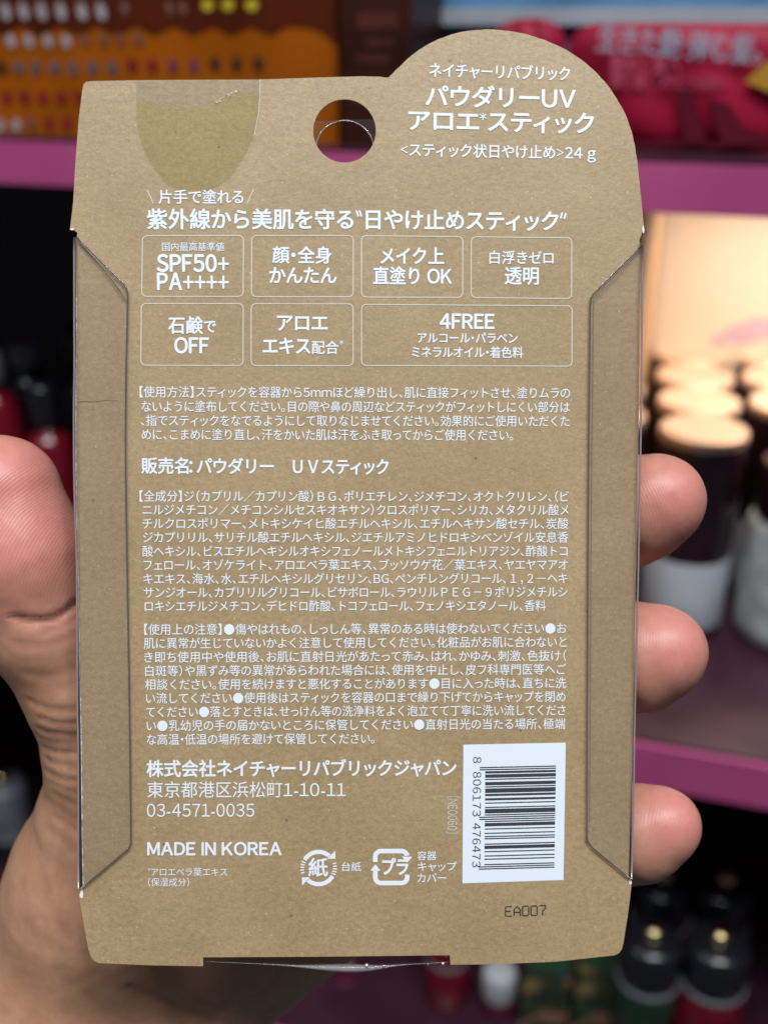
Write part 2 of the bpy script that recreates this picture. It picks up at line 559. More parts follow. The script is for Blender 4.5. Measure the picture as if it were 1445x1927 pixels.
# ------------------------------------------------------------------ upper shelf right: blue carton, crimson pouches
def right_top():
    b = 0.075
    sa = shelf_hit(776, 100, b)[0]; sb = shelf_hit(1560, 100, b)[0]
    r = empty('blue_carton', loc=S(sa, b, Z_UP + 0.002))
    mb = MB(); mb.box((0, 0, 0), SR * (sb - sa), SB * 0.08, (0, 0, 0.16), 0)
    mb.build('box', worn('sky_blue_print', (0.075, 0.20, 0.36), 0.5, 0.4, 18), r)
    mb = MB()
    zt = shelf_hit(1270, 12, b)[1] - Z_UP - 0.002; zb = shelf_hit(1270, 46, b)[1] - Z_UP - 0.002
    s2 = shelf_hit(800, 20, b)[0] - sa
    mb.box(SR * s2 - SB * 0.006 + Vector((0, 0, zb)), SR * (sb - sa - s2), SB * 0.0055, (0, 0, zt - zb), 0)
    mb.build('rim', worn('silver_rim', (0.33, 0.36, 0.42), 0.5, 0.15, 20), r)
    tag(r, 'pale blue carton with a silver rim standing behind the crimson pouches', 'carton')
    m_cr = worn('crimson_film', (0.25, 0.004, 0.026), 0.5, 0.4, 14, 0.0, 0.2)
    m_dk = worn('maroon_print', (0.085, 0.004, 0.014), 0.3, 0.3, 20)
    m_wh = mat('silver_lettering', (0.30, 0.32, 0.42), 0.5)
    m_rose = mat('rose_lettering', (0.42, 0.06, 0.11), 0.4)
    m_ye = mat('gold_print', (0.42, 0.22, 0.02), 0.4)
    def pouch(px0, px1, pytop, bb, label, full):
        s0, zt = shelf_hit(px0, pytop, bb); s1, _ = shelf_hit(px1, pytop, bb)
        h = zt - Z_UP - 0.002; w = s1 - s0
        root = empty('crimson_pouch', loc=S(s0, bb, Z_UP + 0.002))
        # pillow: rounded-top outline swelling towards the viewer
        nx, nz = 36, 26
        grid = []
        rad = min(0.35 * w, 0.30 * h) if not full else 0.012
        for j in range(nz + 1):
            z = h * j / nz
            inset = 0.0
            if z > h - rad: inset = rad - math.sqrt(max(0, rad * rad - (z - h + rad) ** 2))
            for i in range(nx + 1):
                x = inset + (w - 2 * inset) * i / nx
                u, v = 2 * i / nx - 1, 2 * j / nz - 1
                bul = 0.011 * max(0, (1 - u ** 4)) * max(0, (1 - 0.6 * v ** 4)) + 0.0012 * math.sin(9 * u + 3 * v) * (1 - u * u)
                grid.append((x, bul, z))
        fr = [SR * x - SB * d + Vector((0, 0, z)) for x, d, z in grid]
        bk = [SR * x + SB * (d * 0.5 + 0.002) + Vector((0, 0, z)) for x, d, z in grid]
        mb = MB()
        W = nx + 1
        q = [(j * W + i, j * W + i + 1, (j + 1) * W + i + 1, (j + 1) * W + i) for j in range(nz) for i in range(nx)]
        mb.add(fr, q, 0, True)
        mb.add(bk, [tuple(reversed(t)) for t in q], 0, True)
        mb.build('film', [m_cr], root)
        def onface(px, py, out=0.0125):
            s, z = shelf_hit(px, py, bb - out)
            return np.array((s - s0, z - Z_UP - 0.002))
        return root, onface, s0
    def printed(root, lines, out):
        mb = MB()
        for txt, A, B, em, wt, mi in lines:
            t = MB(); put_text(t, txt, A, B, em, wt, z=0.0)
            mb.add([SR * x + Vector((0, 0, y)) - SB * (out + zz) for x, y, zz in t.v], t.f, mi)
        return mb
    r1, of, _ = pouch(925, 1068, 34, 0.050, '', False)
    tag(r1, 'crimson round topped pouch partly hidden by the domed card', 'pouch')
    r2, of, s0 = pouch(1072, 1560, 42, 0.040, '', True)
    out = 0.0135
    m = printed(r2, [('生きた艶 弾む髪。', of(1126, 70), of(1434, 94), 0.0122, 0.012, 0),
                     ('艶めく髪へ', of(1150, 119), of(1282, 122), 0.0075, 0.02, 1),
                     ('輝き 続くつやとうるおい', of(1150, 150), of(1368, 154), 0.0075, 0.02, 1)], out)
    m.build('lettering', [m_wh, m_rose], r2)
    pr = MB()
    def poly(pts, mi):
        q = [of(*p) for p in pts]
        pr.add([SR * a[0] + Vector((0, 0, a[1])) - SB * (out - 0.0006) for a in q], [tuple(reversed(range(len(q))))], mi)
    poly([(1272, 160), (1300, 160), (1330, 275), (1290, 275)], 0)
    poly([(1330, 185), (1372, 195), (1400, 240), (1446, 252), (1446, 282), (1362, 275)], 0)
    poly([(1180, 262), (1440, 270), (1440, 278), (1180, 275)], 0)
    poly([(1402, 152), (1446, 112), (1500, 120), (1500, 178), (1446, 172)], 1)
    pr.build('printed_ribbons', [m_dk, m_ye], r2)
    tag(r2, 'crimson pouch with silver Japanese lettering and a gold corner', 'pouch')
right_top()

# ------------------------------------------------------------------ middle bay, right: warm lit display board and gold lidded bottles
def middle_bay():
    bb = 0.30
    zs = Z_LOW + 0.0022
    m_cream = worn('cream_board', (0.80, 0.69, 0.57), 0.6, 0.06, 9)
    s0 = shelf_hit(1160, 500, bb)[0]
    r = empty('display_board', loc=S(s0, bb, zs))
    mb = MB(); mb.box((0, 0, 0), SR * 0.34, SB * 0.006, (0, 0, Z_UP - HU - zs - 0.004))
    mb.build('board', m_cream, r)
    mb = MB()
    for k_, (cx, cy, rx, ry) in enumerate(((1395, 628, 34, 20), (1430, 618, 34, 22), (1352, 640, 16, 10))):
        q = []
        for k in range(24):
            a = 2 * math.pi * k / 24
            s, z = shelf_hit(cx + rx * math.cos(a), cy + ry * math.sin(a), bb)
            q.append(SR * (s - s0) + Vector((0, 0, z - zs)) - SB * (0.0004 + 0.0003 * k_))
        mb.add(q, [tuple(reversed(range(24)))])
    mb.build('lilac_print', mat('lilac_ink', (0.62, 0.46, 0.58), 0.5), r)
    tag(r, 'cream display board with a lilac print standing behind the gold lidded bottles', 'board')
    # tan side divider, left of the bottles
    s1 = shelf_hit(1210, 560, 0.20)[0]
    r = empty('tan_divider', loc=S(s1, 0.02, zs))
    mb = MB(); mb.box((-0.0, 0, 0), SR * 0.005, SB * 0.275, (0, 0, Z_UP - HU - zs - 0.004))
    mb.build('panel', worn('tan_board', (0.40, 0.24, 0.12), 0.5, 0.2, 14), r)
    tag(r, 'tan upright divider panel beside the cream display board', 'divider')
    # shelf lamp: slim strip under the upper shelf
    zl = Z_UP - HU - 0.001
    rl = empty('shelf_lamp', loc=S(s1 + 0.14, 0.20, zl))
    mb = MB(); mb.box(SR * -0.12 + SB * -0.012 + Vector((0, 0, -0.012)), SR * 0.24, SB * 0.024, (0, 0, 0.0115))
    mb.build('housing', mat('lamp_housing', (0.7, 0.68, 0.62), 0.5), rl)
    tag(rl, 'slim strip lamp under the upper shelf lighting the gold lids', 'lamp')
    p = S(s1 + 0.14, 0.20, zl - 0.014)
    lo = area_lamp('strip_light', p, p + Vector((0, 0, -1)) + SB * 0.25, 0.22, 0.018, LAMP_W, (1.0, 0.84, 0.67))
    lo.rotation_euler = Matrix((SR, SB, Vector((0, 0, 1)))).transposed().to_euler()
    # bottles
    m_pl = worn('plum_glass', (0.030, 0.012, 0.020), 0.12, 0.3, 30)
    m_go = worn('rose_gold_lid', (0.86, 0.64, 0.50), 0.36, 0.08, 40, 0.4)
    m_wl = worn('white_label', (0.56, 0.60, 0.68), 0.45, 0.10, 60)
    m_ml = worn('marbled_label', (0.50, 0.56, 0.58), 0.45, 0.45, 45)
    base = hit_z(1276, 1165, zs)
    bs = (base - SH_ORG).dot(SR); bbk = (base - SH_ORG).dot(SB)
    R = 0.0258; Ht = None
    # height so that the lid centre falls on the photo's
    d = ray(1325, 805); dd = base.y / d.y; Ht = (CAM.z + d.z * dd) - zs
    def bottle(loc, R, H, lab, lab_h, m_lab):
        root = empty('lidded_bottle', loc=loc)
        mb = MB(); mb.lathe([(R * .9, 0), (R, 0.003), (R, H - 0.0085), (R * .97, H - 0.0065), (R * .8, H - 0.0058)]); mb.build('body', m_pl, root)
        mb = MB(); mb.lathe([(R * .99, H - 0.0056), (R * 1.0, H - 0.0052), (R * 1.0, H - 0.0015), (R * .975, H - 0.0004), (R * .94, H), (R * .90, H - 0.0003)]); mb.build('lid', m_go, root)
        mb = MB(); mb.lathe([(R + 0.0003, 0.006), (R + 0.0006, 0.0065), (R + 0.0006, lab_h - .0005), (R + 0.0003, lab_h)]); mb.build('label_band', m_lab, root)
        tag(root, lab, 'bottle', 'gold lidded bottles under the shelf lamp')
        return root
    q = [0]
    rows = ['front row', 'second row', 'third row', 'fourth row']
    cols = {-1: 'left column against the divider', 0: 'middle column', 1: 'right column at the picture edge'}
    for ci in (-1, 0, 1):
        for ri in range(4):
            s = bs + ci * 0.0565 - 0.004 * ri - (0.004 if ci < 0 else 0); b = bbk + ri * 0.053 + (0.014 if ci == -1 else 0.0) + (0.012 if ci == 1 else 0)
            if ci == 1 and ri == 0: continue
            lab = 'plum bottle with rose gold lid, %s of the %s' % (rows[ri] if ci != 1 else rows[ri - 1], cols[ci])
            bottle(S(s, b, zs), R, Ht, lab, 0.052, m_wl)
    # nearer white marbled jar at the right edge
    pj = hit_z(1470, 1190, zs)
    root = empty('marbled_jar', loc=pj)
    R2 = 0.031
    mb = MB(); mb.lathe([(R2 * .82, 0), (R2 * .95, 0.004), (R2, 0.012), (R2, 0.074), (R2 * .98, 0.078), (R2 * .9, 0.081)]); mb.build('body', m_ml, root)
    mb = MB(); mb.lathe([(R2 * .88, 0.0812), (R2 * .9, 0.082), (R2 * .9, 0.114), (R2 * .87, 0.116), (R2 * .8, 0.1165)]); mb.build('cap', m_pl, root)
    tag(root, 'white marbled jar with dark cap at the right edge of the picture', 'jar')
LAMP_W = 0.72
middle_bay()

# ------------------------------------------------------------------ dark bottles, left of the divider and under the lower shelf
M_INKY = worn('inky_plastic', (0.010, 0.010, 0.014), 0.10, 0.3, 30)
M_GREYCAP = worn('grey_cap', (0.16, 0.17, 0.20), 0.25, 0.2, 30)
M_RED = worn('red_plastic', (0.15, 0.004, 0.014), 0.18, 0.25, 20)
M_GOLDRING = worn('gold_ring', (0.85, 0.66, 0.34), 0.12, 0.1, 60, 1.0)

def pot(name, loc, parts, label, cat, group=None):
    root = empty(name, loc=loc)
    for pn, prof, m in parts:
        mb = MB(); mb.lathe(prof); mb.build(pn, m, root)
    tag(root, label, cat, group)
    return root

def left_bay():
    zs = Z_LOW + 0.0022
    def place(px, b): 
        s, _ = shelf_hit(px, 1000, b); return S(s, b, zs)
    def bottle(px, b, r, py, cap_h, mb_, mc, label):
        h = shelf_hit(px, py, b)[1] - zs
        pot('capped_bottle', place(px, b), [
            ('body', [(r * .9, 0), (r, .003), (r, h * .85), (r * .8, h * .93), (r * .45, h * .96), (r * .45, h)], mb_),
            ('cap', [(r * .62, h + .0005), (r * .64, h + .001), (r * .64, h + cap_h - .004), (r * .55, h + cap_h - .001), (r * .4, h + cap_h)], mc)], label, 'bottle',
            'dark bottles left of the pack')
    bottle(28, 0.075, 0.0165, 722, 0.020, M_RED, M_GREYCAP, 'red bottle with grey cap above the tip of the thumb')
    bottle(116, 0.080, 0.0155, 800, 0.028, M_RED, M_INKY, 'red bottle with black cap closest to the left edge of the pack')
    bottle(96, 0.125, 0.016, 690, 0.016, M_INKY, M_GREYCAP, 'black bottle with grey cap behind the two red bottles')
    bottle(190, 0.125, 0.016, 700, 0.030, M_INKY, M_INKY, 'tall all black bottle mostly hidden behind the pack')
    bottle(-30, 0.135, 0.018, 700, 0.030, M_INKY, M_INKY, 'all black bottle cut off by the left picture edge')
left_bay()

def low_bay():
    zs = Z_THIRD + 0.0022
    def red_bottle(px, py_capbottom, b, r, label, body=M_RED, cap=M_INKY, cap_h=0.036):
        s, z = shelf_hit(px, py_capbottom, b)
        h = z - zs
        pot('serum_bottle', S(s, b, zs), [
            ('body', [(r * .9, 0), (r, .004), (r, h - .010), (r * .93, h - .004), (r * .8, h - .001)], body),
            ('cap', [(r * .97, h), (r * .98, h + .0005), (r * .98, h + cap_h - .007), (r * .9, h + cap_h - .002), (r * .6, h + cap_h), (r * .4, h + cap_h)], cap),
            ('ring', [(r * 1.0, h - .0006), (r * 1.01, h), (r * 1.01, h + .003), (r * .985, h + .0035)], M_GREYCAP),
            ('finial', [(r * .28, h + cap_h + .0003), (r * .30, h + cap_h + .001), (r * .30, h + cap_h + .006), (r * .22, h + cap_h + .008), (r * .1, h + cap_h + .0085)], M_GOLDRING)],
            label, 'bottle', 'black capped bottles on the bottom shelf')
    red_bottle(1340, 1845, 0.055, 0.0215, 'red bottle with black cap and gold tip, nearer of the pair at the bottom right')
    red_bottle(1218, 1838, 0.050, 0.0205, 'dark green bottle with black cap and gold tip below the lowest fingertip', worn('green_glass', (0.012, 0.03, 0.018), 0.2, 0.4, 40))
    red_bottle(1352, 1735, 0.115, 0.0205, 'red bottle with black cap standing right behind the nearer red one')
    red_bottle(1240, 1728, 0.112, 0.0205, 'red bottle with black cap standing behind the dark green one')
    red_bottle(842, 1800, 0.060, 0.0155, 'slim red bottle under the notch of the card', M_RED, M_RED, 0.02)
    red_bottle(20, 1560, 0.10, 0.019, 'black bottle with grey cap below the thumb at the left edge', M_INKY, M_GREYCAP, 0.05)
    red_bottle(110, 1600, 0.13, 0.019, 'all black bottle half hidden behind the base of the thumb', M_INKY, M_INKY, 0.05)
    # white capped tubes
    for px, py, r, lab in ((652, 1882, 0.0105, 'small white capped tube just right of the palm'), (938, 1870, 0.0125, 'pale grey capped tube between slim red bottle and floral boxes')):
        s, z = shelf_hit(px, py, 0.06)
        h = z - zs
        pot('capped_tube', S(s, .06, zs), [('body', [(r * .9, 0), (r, .003), (r, h - .004), (r * .8, h)], worn('wine_tube', (0.07, 0.006, 0.02), 0.3, 0.3, 20)),
            ('cap', [(r * .95, h + .0005), (r * .97, h + .001), (r * .97, h + .020), (r * .85, h + .024), (r * .5, h + .0245)], worn('white_cap', (0.42, 0.43, 0.47), 0.4, 0.1, 30))], lab, 'tube', 'capped tubes on the bottom shelf')
    # floral cartons
    fl = bpy.data.materials.new('floral_print'); fl.use_nodes = True
    b = fl.node_tree.nodes['Principled BSDF']; b.inputs['Roughness'].default_value = 0.35
    co = N(fl, 'ShaderNodeTexCoord').outputs['Object']
    vo = N(fl, 'ShaderNodeTexVoronoi'); vo.inputs['Scale'].default_value = 95; L(fl, co, vo.inputs['Vector'])
    sp = N(fl, 'ShaderNodeSeparateColor'); L(fl, vo.outputs['Color'], sp.inputs[0])
    c = ramp(fl, sp.outputs[0], [(0.0, (0.015, 0.022, 0.012)), (0.3, (0.025, 0.05, 0.02)), (0.48, (0.20, 0.15, 0.05)), (0.62, (0.28, 0.30, 0.30)), (0.75, (0.02, 0.026, 0.015)), (0.92, (0.22, 0.11, 0.07))])
    for n_ in fl.node_tree.nodes:
        if n_.type == 'VALTORGB': n_.color_ramp.interpolation = 'CONSTANT'
    L(fl, c, b.inputs['Base Color'])
    for px0, px1, py, bk, lab in ((985, 1076, 1828, 0.05, 'floral green and yellow carton under the bottom edge of the card'),
                                  (1088, 1176, 1822, 0.058, 'floral green and yellow carton next to the dark green bottle')):
        s0, z = shelf_hit(px0, py, bk); s1, _ = shelf_hit(px1, py, bk)
        o = S(s0, bk, zs)
        root = empty('floral_carton', loc=o)
        mb = MB(); mb.box((0, 0, 0), SR * (s1 - s0), SB * 0.03, (0, 0, z - zs)); mb.build('box', fl, root)
        mb = MB(); mb.box(SR * .001 + SB * .001 + Vector((0, 0, z - zs + .0003)), SR * (s1 - s0 - .002), SB * .028, (0, 0, .004)); mb.build('lid', worn('leaf_green', (0.02, 0.045, 0.025), 0.35, 0.4, 50), root)
        tag(root, lab, 'carton', 'floral cartons on the bottom shelf')
    # plum carton under the palm
    s0, z = shelf_hit(430, 1890, 0.04); s1, _ = shelf_hit(600, 1890, 0.04)
    root = empty('plum_carton', loc=S(s0, .04, zs))
    mb = MB(); mb.box((0, 0, 0), SR * (s1 - s0), SB * .05, (0, 0, z - zs)); mb.build('box', worn('plum_print', (0.12, 0.02, 0.06), 0.35, 0.3, 30), root)
    tag(root, 'plum carton on the bottom shelf just below the heel of the palm', 'carton')
low_bay()

# ================================================================== BLISTER PACK
PACK = empty('blister_pack', PACK_M)
tag(PACK, 'kraft card blister pack with white Japanese print and clear plastic flaps', 'package')

def c2(px, py, depth=0.0):
    p = C(px, py, depth); return (p.x, p.y)

TH = 0.00045
outline_px = [(152.3, 1709), (149.5, 1690), (156, 1676), (152.4, 1400), (150.8, 1327), (147.6, 1115), (142.8, 928), (142, 780), (142.8, 700), (143.6, 560), (144, 447),
              (145.5, 437), (140.5, 433), (137.0, 431.5), (132.4, 428), (132.8, 420), (137.6, 380), (142.5, 300), (147.8, 225), (155.3, 166), (157.5, 157), (162, 153), (170, 151.8),
              (258, 150.3), (350, 149.2), (490, 148.4), (600, 145), (680, 142.6), (716, 143.6), (726, 145.4), (731, 144.2), (736, 140)]
dome = smooth_path([(736, 140), (748.6, 127.5), (774.4, 103.5), (808.7, 80.8), (851.6, 63), (894.5, 55.5), (937.4, 55.0), (980.3, 61), (1023, 73.8), (1066, 93.2),
                    (1109, 123.7), (1143.3, 160), (1169, 199.5), (1185.5, 238), (1194, 272), (1199.4, 306)], n=5)
outline_px += dome[1:]
outline_px += [(1205.5, 366), (1210.6, 413), (1211.6, 430), (1208, 436), (1206.6, 441), (1203, 450), (1203.5, 463), (1202.6, 700), (1200.5, 860), (1196.5, 1080), (1190.5, 1340), (1188.5, 1462), (1183, 1652),
               (1186.5, 1661), (1188, 1669), (1184.8, 1697), (1180.6, 1727), (1173, 1776), (1170, 1787), (1165, 1794), (1156, 1798.5), (1045, 1811), (930, 1815.5), (847.5, 1816.5),
               (847, 1798.5), (600, 1801.5), (382, 1802.5), (382, 1819), (280, 1817.5), (186, 1813.5), (177, 1809.5), (171.5, 1802.5), (166, 1786)]
outline = [c2(*p) for p in outline_px]
# cut edges of board are never perfectly straight
outline = [(x + random.uniform(-1, 1) * 0.00003, y + random.uniform(-1, 1) * 0.00003) for x, y in outline]
def ell(cx, cy, rx, ry, n, depth=0.0): return [c2(cx + rx * math.cos(2 * math.pi * k / n), cy + ry * math.sin(2 * math.pi * k / n), depth) for k in range(n)]
hole = ell(648.3, 245.4, 59, 59.6, 64)
mb = MB()
slab(mb, [outline, hole], -TH, 0.0, 0, 1)
card = mb.build('card', [M_KRAFT, M_EDGE], PACK)
# worn pale fibres where the board has torn at its shoulders
M_FIBRE = mat('white_fibre', (0.80, 0.79, 0.77), 0.9)
for cx, cy, w, h in ((153.5, 1683, 3.5, 8), (1185.6, 1660, 2.6, 5), (1210, 432, 2.2, 7), (136, 430.6, 4.5, 2)):
    pts = [(cx + w * (0.7 + 0.5 * random.random()) * math.cos(a), cy + h * (0.7 + 0.5 * random.random()) * math.sin(a)) for a in [2 * math.pi * k / 11 for k in range(11)]]
    mb = MB(); slab(mb, [[c2(*p) for p in pts]], -0.0002, 0.00012, 0, 0)
    mb.build('torn_fibre', M_FIBRE, PACK)
# whitish wear where the left edge of the board is folded under the plastic
mb = MB()
we = smooth_path([(143.6, 560), (142.8, 700), (142, 780), (142.8, 928), (147.6, 1115), (150.8, 1327), (152.4, 1400), (154, 1560), (156, 1674)], n=30)
vs = []
for i, (x, y) in enumerate(we):
    w_ = max(0.15, random.gauss(0.7, 0.55))
    a = c2(x + 0.1, y); b = c2(x + 0.1 + w_ * 1.4, y)
    vs += [(a[0], a[1], 0.00005), (b[0], b[1], 0.00005)]
mb.add(vs, [(2 * i, 2 * i + 2, 2 * i + 3, 2 * i + 1) for i in range(len(we) - 1)])
mb.build('worn_edge', M_FIBRE, PACK)
# crease across the left shoulder of the board
mb = MB()
cr = smooth_path([(146, 757), (160, 755.5), (178, 756), (196, 753.5), (214, 754), (226, 754)], n=4)
for w, zz, mi in ((0.8, 0.00004, 0),):
    pl = [Vector(c2(x, y)) for x, y in cr]
    vs = []
    for i, p in enumerate(pl):
        k = (1 - i / len(pl)) ** 0.7
        vs += [(p.x, p.y + w * 0.00009 * k, zz), (p.x, p.y - w * 0.00009 * k, zz)]
    mb.add(vs, [(2 * i, 2 * i + 1, 2 * i + 3, 2 * i + 2) for i in range(len(pl) - 1)], mi)
mb.build('crease', mat('crease_line', (0.16, 0.10, 0.055), 0.8), PACK)

# ---------------- printing
PXM = 1 / ((C(1000, 963) - C(900, 963)).length / 100)      # px per metre near the middle
def em_m(px): return px / PXM
BO, MD, RG = 0.023, 0.015, 0.0
head = MB()
def T(mb, text, xl, yl, xr, yr, em, w=RG, mi=0, nb=8):
    put_text(mb, text, c2(xl, yl), c2(xr, yr), em_m(em), w, mi=mi, nb=nb)
T(head, 'ネイチャーリパブリック', 807.8, 131.8, 1072, 138.8, 28, MD)
T(head, 'パウダリーUV', 801.5, 180.5, 1081.9, 186, 42, BO)
T(head, 'アロエ', 769, 226, 900.5, 228.4, 42, BO); T(head, '*', 902.5, 218.6, 914.5, 218.8, 18, BO)
T(head, 'スティック', 919, 228.6, 1116.5, 232.5, 42, BO)
T(head, '<スティック状日やけ止め>24 g', 753.8, 281.3, 1120.6, 288.3, 27, MD)
T(head, '片手で塗れる', 298.8, 370.5, 457.8, 370.5, 27.5, MD)
T(head, '紫外線から美肌を守る', 277.6, 412.5, 664, 413, 39.5, BO)
T(head, '日やけ止めスティック', 689, 413.3, 1049.8, 416.5, 39.5, BO)

ftr = MB()
T(ftr, '国内最高基準値', 305.2, 464.4, 422, 464.4, 17.5, 0.006)
T(ftr, 'SPF50+', 296, 495, 430, 495.4, 41, 0.028)
T(ftr, 'PA++++', 296.5, 529.6, 429.6, 530, 41, 0.028)
T(ftr, '顔・全身', 513, 480, 623, 480.5, 33, BO)
T(ftr, 'かんたん', 507.2, 518, 633, 518.4, 34, BO)
T(ftr, 'メイク上', 716.3, 481.6, 835, 482, 34, BO)
T(ftr, '直塗り OK', 702.6, 519, 849.4, 520, 35, BO)
T(ftr, '白浮きゼロ', 921, 484.4, 1041, 485.4, 26, MD)
T(ftr, '透明', 950, 519, 1013, 519.5, 35, 0.02)
T(ftr, '石鹸', 316.9, 612.3, 381.4, 612.5, 34, 0.02); T(ftr, 'で', 384, 614, 406, 614.2, 27, BO)
T(ftr, 'OFF', 329, 650, 392.4, 650.2, 37.5, 0.028)
T(ftr, 'アロエ', 521.8, 607.4, 616.2, 607.8, 35, BO)
T(ftr, 'エキス', 494.7, 651, 583.4, 651.4, 35, BO); T(ftr, '配合', 587, 654, 637, 654.2, 26, MD); T(ftr, '*', 638.8, 644.4, 646.2, 644.4, 11, BO)
T(ftr, '4FREE', 828, 604.3, 929.5, 605, 36, 0.028)
T(ftr, 'アルコール・パラベン', 785.5, 635.8, 973.6, 636.6, 22, MD)
T(ftr, 'ミネラルオイル・着色料', 775, 662.6, 983.7, 663.6, 22.5, MD)
ftr.build('feature_text', M_WHITE_INK, PACK)

def stroke(mb, pts, w, closed=False, z=0.00005, mi=0):
    """flat printed line of width w (px) along photo points"""
    P2 = [Vector(c2(*p)) for p in pts]; n = len(P2); hw = w / PXM / 2
    vs = []
    for i in range(n):
        a = P2[i - 1] if (closed or i > 0) else P2[i]
        b = P2[(i + 1) % n] if (closed or i < n - 1) else P2[i]
        t = (b - a).normalized(); q = Vector((-t.y, t.x)) * hw
        vs += [(P2[i].x + q.x, P2[i].y + q.y, z), (P2[i].x - q.x, P2[i].y - q.y, z)]
    m = n if closed else n - 1
    mb.add(vs, [(2 * i, 2 * i + 1, 2 * ((i + 1) % n) + 1, 2 * ((i + 1) % n)) for i in range(m)], mi)
fr = MB()
def rrect(tl, tr, br, bl, r=9):
    pts = []
    cs = [tl, tr, br, bl]
    for i in range(4):
        p = Vector(cs[i]); a = (Vector(cs[i - 1]) - p).normalized(); b = (Vector(cs[(i + 1) % 4]) - p).normalized()
        for k in range(7):
            t = k / 6 * math.pi / 2
            q = p + a * r * (1 - math.sin(t)) + b * r * (1 - math.cos(t))
            pts.append((q.x, q.y))
    stroke(fr, pts, 1.9, True)
rrect((268.4, 443), (458.4, 442.8), (457.6, 557.6), (266.8, 557.4))
rrect((473.8, 442.8), (664.8, 442.8), (664.6, 558.2), (473.2, 557.8))
rrect((680.2, 443), (870.6, 445), (870.4, 559.2), (680.2, 558.6))
rrect((886.6, 445.2), (1075.6, 447), (1075.2, 561.4), (886.4, 559.6))
rrect((266, 571), (457.8, 571.2), (457.4, 687.4), (265.2, 687))
rrect((472.8, 571.2), (664.6, 571.6), (664.4, 688), (472.6, 687.6))
rrect((680.2, 572.4), (1076.2, 575.2), (1076, 688.8), (680.2, 687.4))
for a, b in (((276.8, 357), (289, 383)), ((477.2, 356), (464.6, 383))): stroke(fr, [a, b], 1.9)
fr.build('feature_frames', M_THIN_INK, PACK)
for a, b, w in (((670.5, 395.5), (674.2, 407), 3.4), ((676.4, 395.5), (680, 407), 3.4), ((1058, 399.5), (1054.6, 410.5), 3.4), ((1064.8, 400.5), (1061.2, 411.5), 3.4)): stroke(head, [a, b], w)
head.build('heading_text', M_WHITE_INK, PACK)

body = MB()
BW = 0.0045
rows = [
 ('【使用方法】スティックを容器から5mmほど繰り出し、肌に直接フィットさせ、塗りムラの', 263, 737.6, 1072.2, 739.8),
 ('ないように塗布してください。目の際や鼻の周辺などスティックがフィットしにくい部分は', 266.8, 765, 1071.6, 766.4),
 ('、指でスティックをなでるようにして取りなじませてください。効果的にご使用いただくた', 265, 791.4, 1071.3, 792.8),
 ('めに、こまめに塗り直し、汗をかいた肌は汗をふき取ってからご使用ください。', 266.8, 817.8, 965, 819.2),
 ('【全成分】ジ（カプリル／カプリン酸）ＢＧ、ポリエチレン、ジメチコン、オクトクリレン、（ビ', 263, 934, 1069.7, 934.8),
 ('ニルジメチコン／メチコンシルセスキオキサン）クロスポリマー、シリカ、メタクリル酸メ', 268.4, 959.6, 1069.7, 960),
 ('チルクロスポリマー、メトキシケイヒ酸エチルヘキシル、エチルヘキサン酸セチル、炭酸', 268.4, 985.6, 1069, 985.8),
 ('ジカプリリル、サリチル酸エチルヘキシル、ジエチルアミノヒドロキシベンゾイル安息香', 269.3, 1011.6, 1069, 1011.6),
 ('酸ヘキシル、ビスエチルヘキシルオキシフェノールメトキシフェニルトリアジン、酢酸トコ', 268.4, 1037.8, 1067.5, 1037.4),
 ('フェロール、オゾケライト、アロエベラ葉エキス、ブッソウゲ花／葉エキス、ヤエヤマアオ', 270.3, 1063.8, 1068, 1063),
 ('キエキス、海水、水、エチルヘキシルグリセリン、BG、ペンチレングリコール、１，２－ヘキ', 270.3, 1089.8, 1067.5, 1088.8),
 ('サンジオール、カプリリルグリコール、ビサボロール、ラウリルＰＥＧ－９ポリジメチルシ', 270.9, 1115.6, 1067.5, 1114.4),
 ('ロキシエチルジメチコン、デヒドロ酢酸、トコフェロール、フェノキシエタノール、香料', 272.5, 1141.4, 1026.7, 1140.2),
 ('【使用上の注意】●傷やはれもの、しっしん等、異常のある時は使わないでください●お', 271.6, 1185.2, 1065.9, 1182.8),
 ('肌に異常が生じていないかよく注意して使用してください。化粧品がお肌に合わないと', 271, 1211.2, 1065.9, 1208.6),
 ('き即ち使用中や使用後、お肌に直射日光があたって赤み、はれ、かゆみ、刺激、色抜け（', 271.9, 1237.4, 1065.5, 1234.4),
 ('白斑等）や黒ずみ等の異常があらわれた場合には、使用を中止し、皮フ科専門医等へご', 273.5, 1263.2, 1065, 1260),
 ('相談ください。使用を続けますと悪化することがあります●目に入った時は、直ちに洗', 273.2, 1289, 1065, 1285.8),
 ('い流してください●使用後はスティックを容器の口まで繰り下げてからキャップを閉め', 275, 1314.8, 1063.7, 1311.4),
 ('てください●落とすときは、せっけん等の洗浄料をよく泡立てて丁寧に洗い流してくださ', 274.8, 1340.6, 1063.7, 1337),
 ('い●乳幼児の手の届かないところに保管してください●直射日光の当たる場所、極端', 276.3, 1366.4, 1063.3, 1362.6),
 ('な高温・低温の場所を避けて保管してください。', 276.3, 1392.4, 704.6, 1390.4)]
for t, a, b, c, d in rows: T(body, t, a, b, c, d, 22.6, BW, nb=4)
body.build('body_text', M_WHITE_INK, PACK)

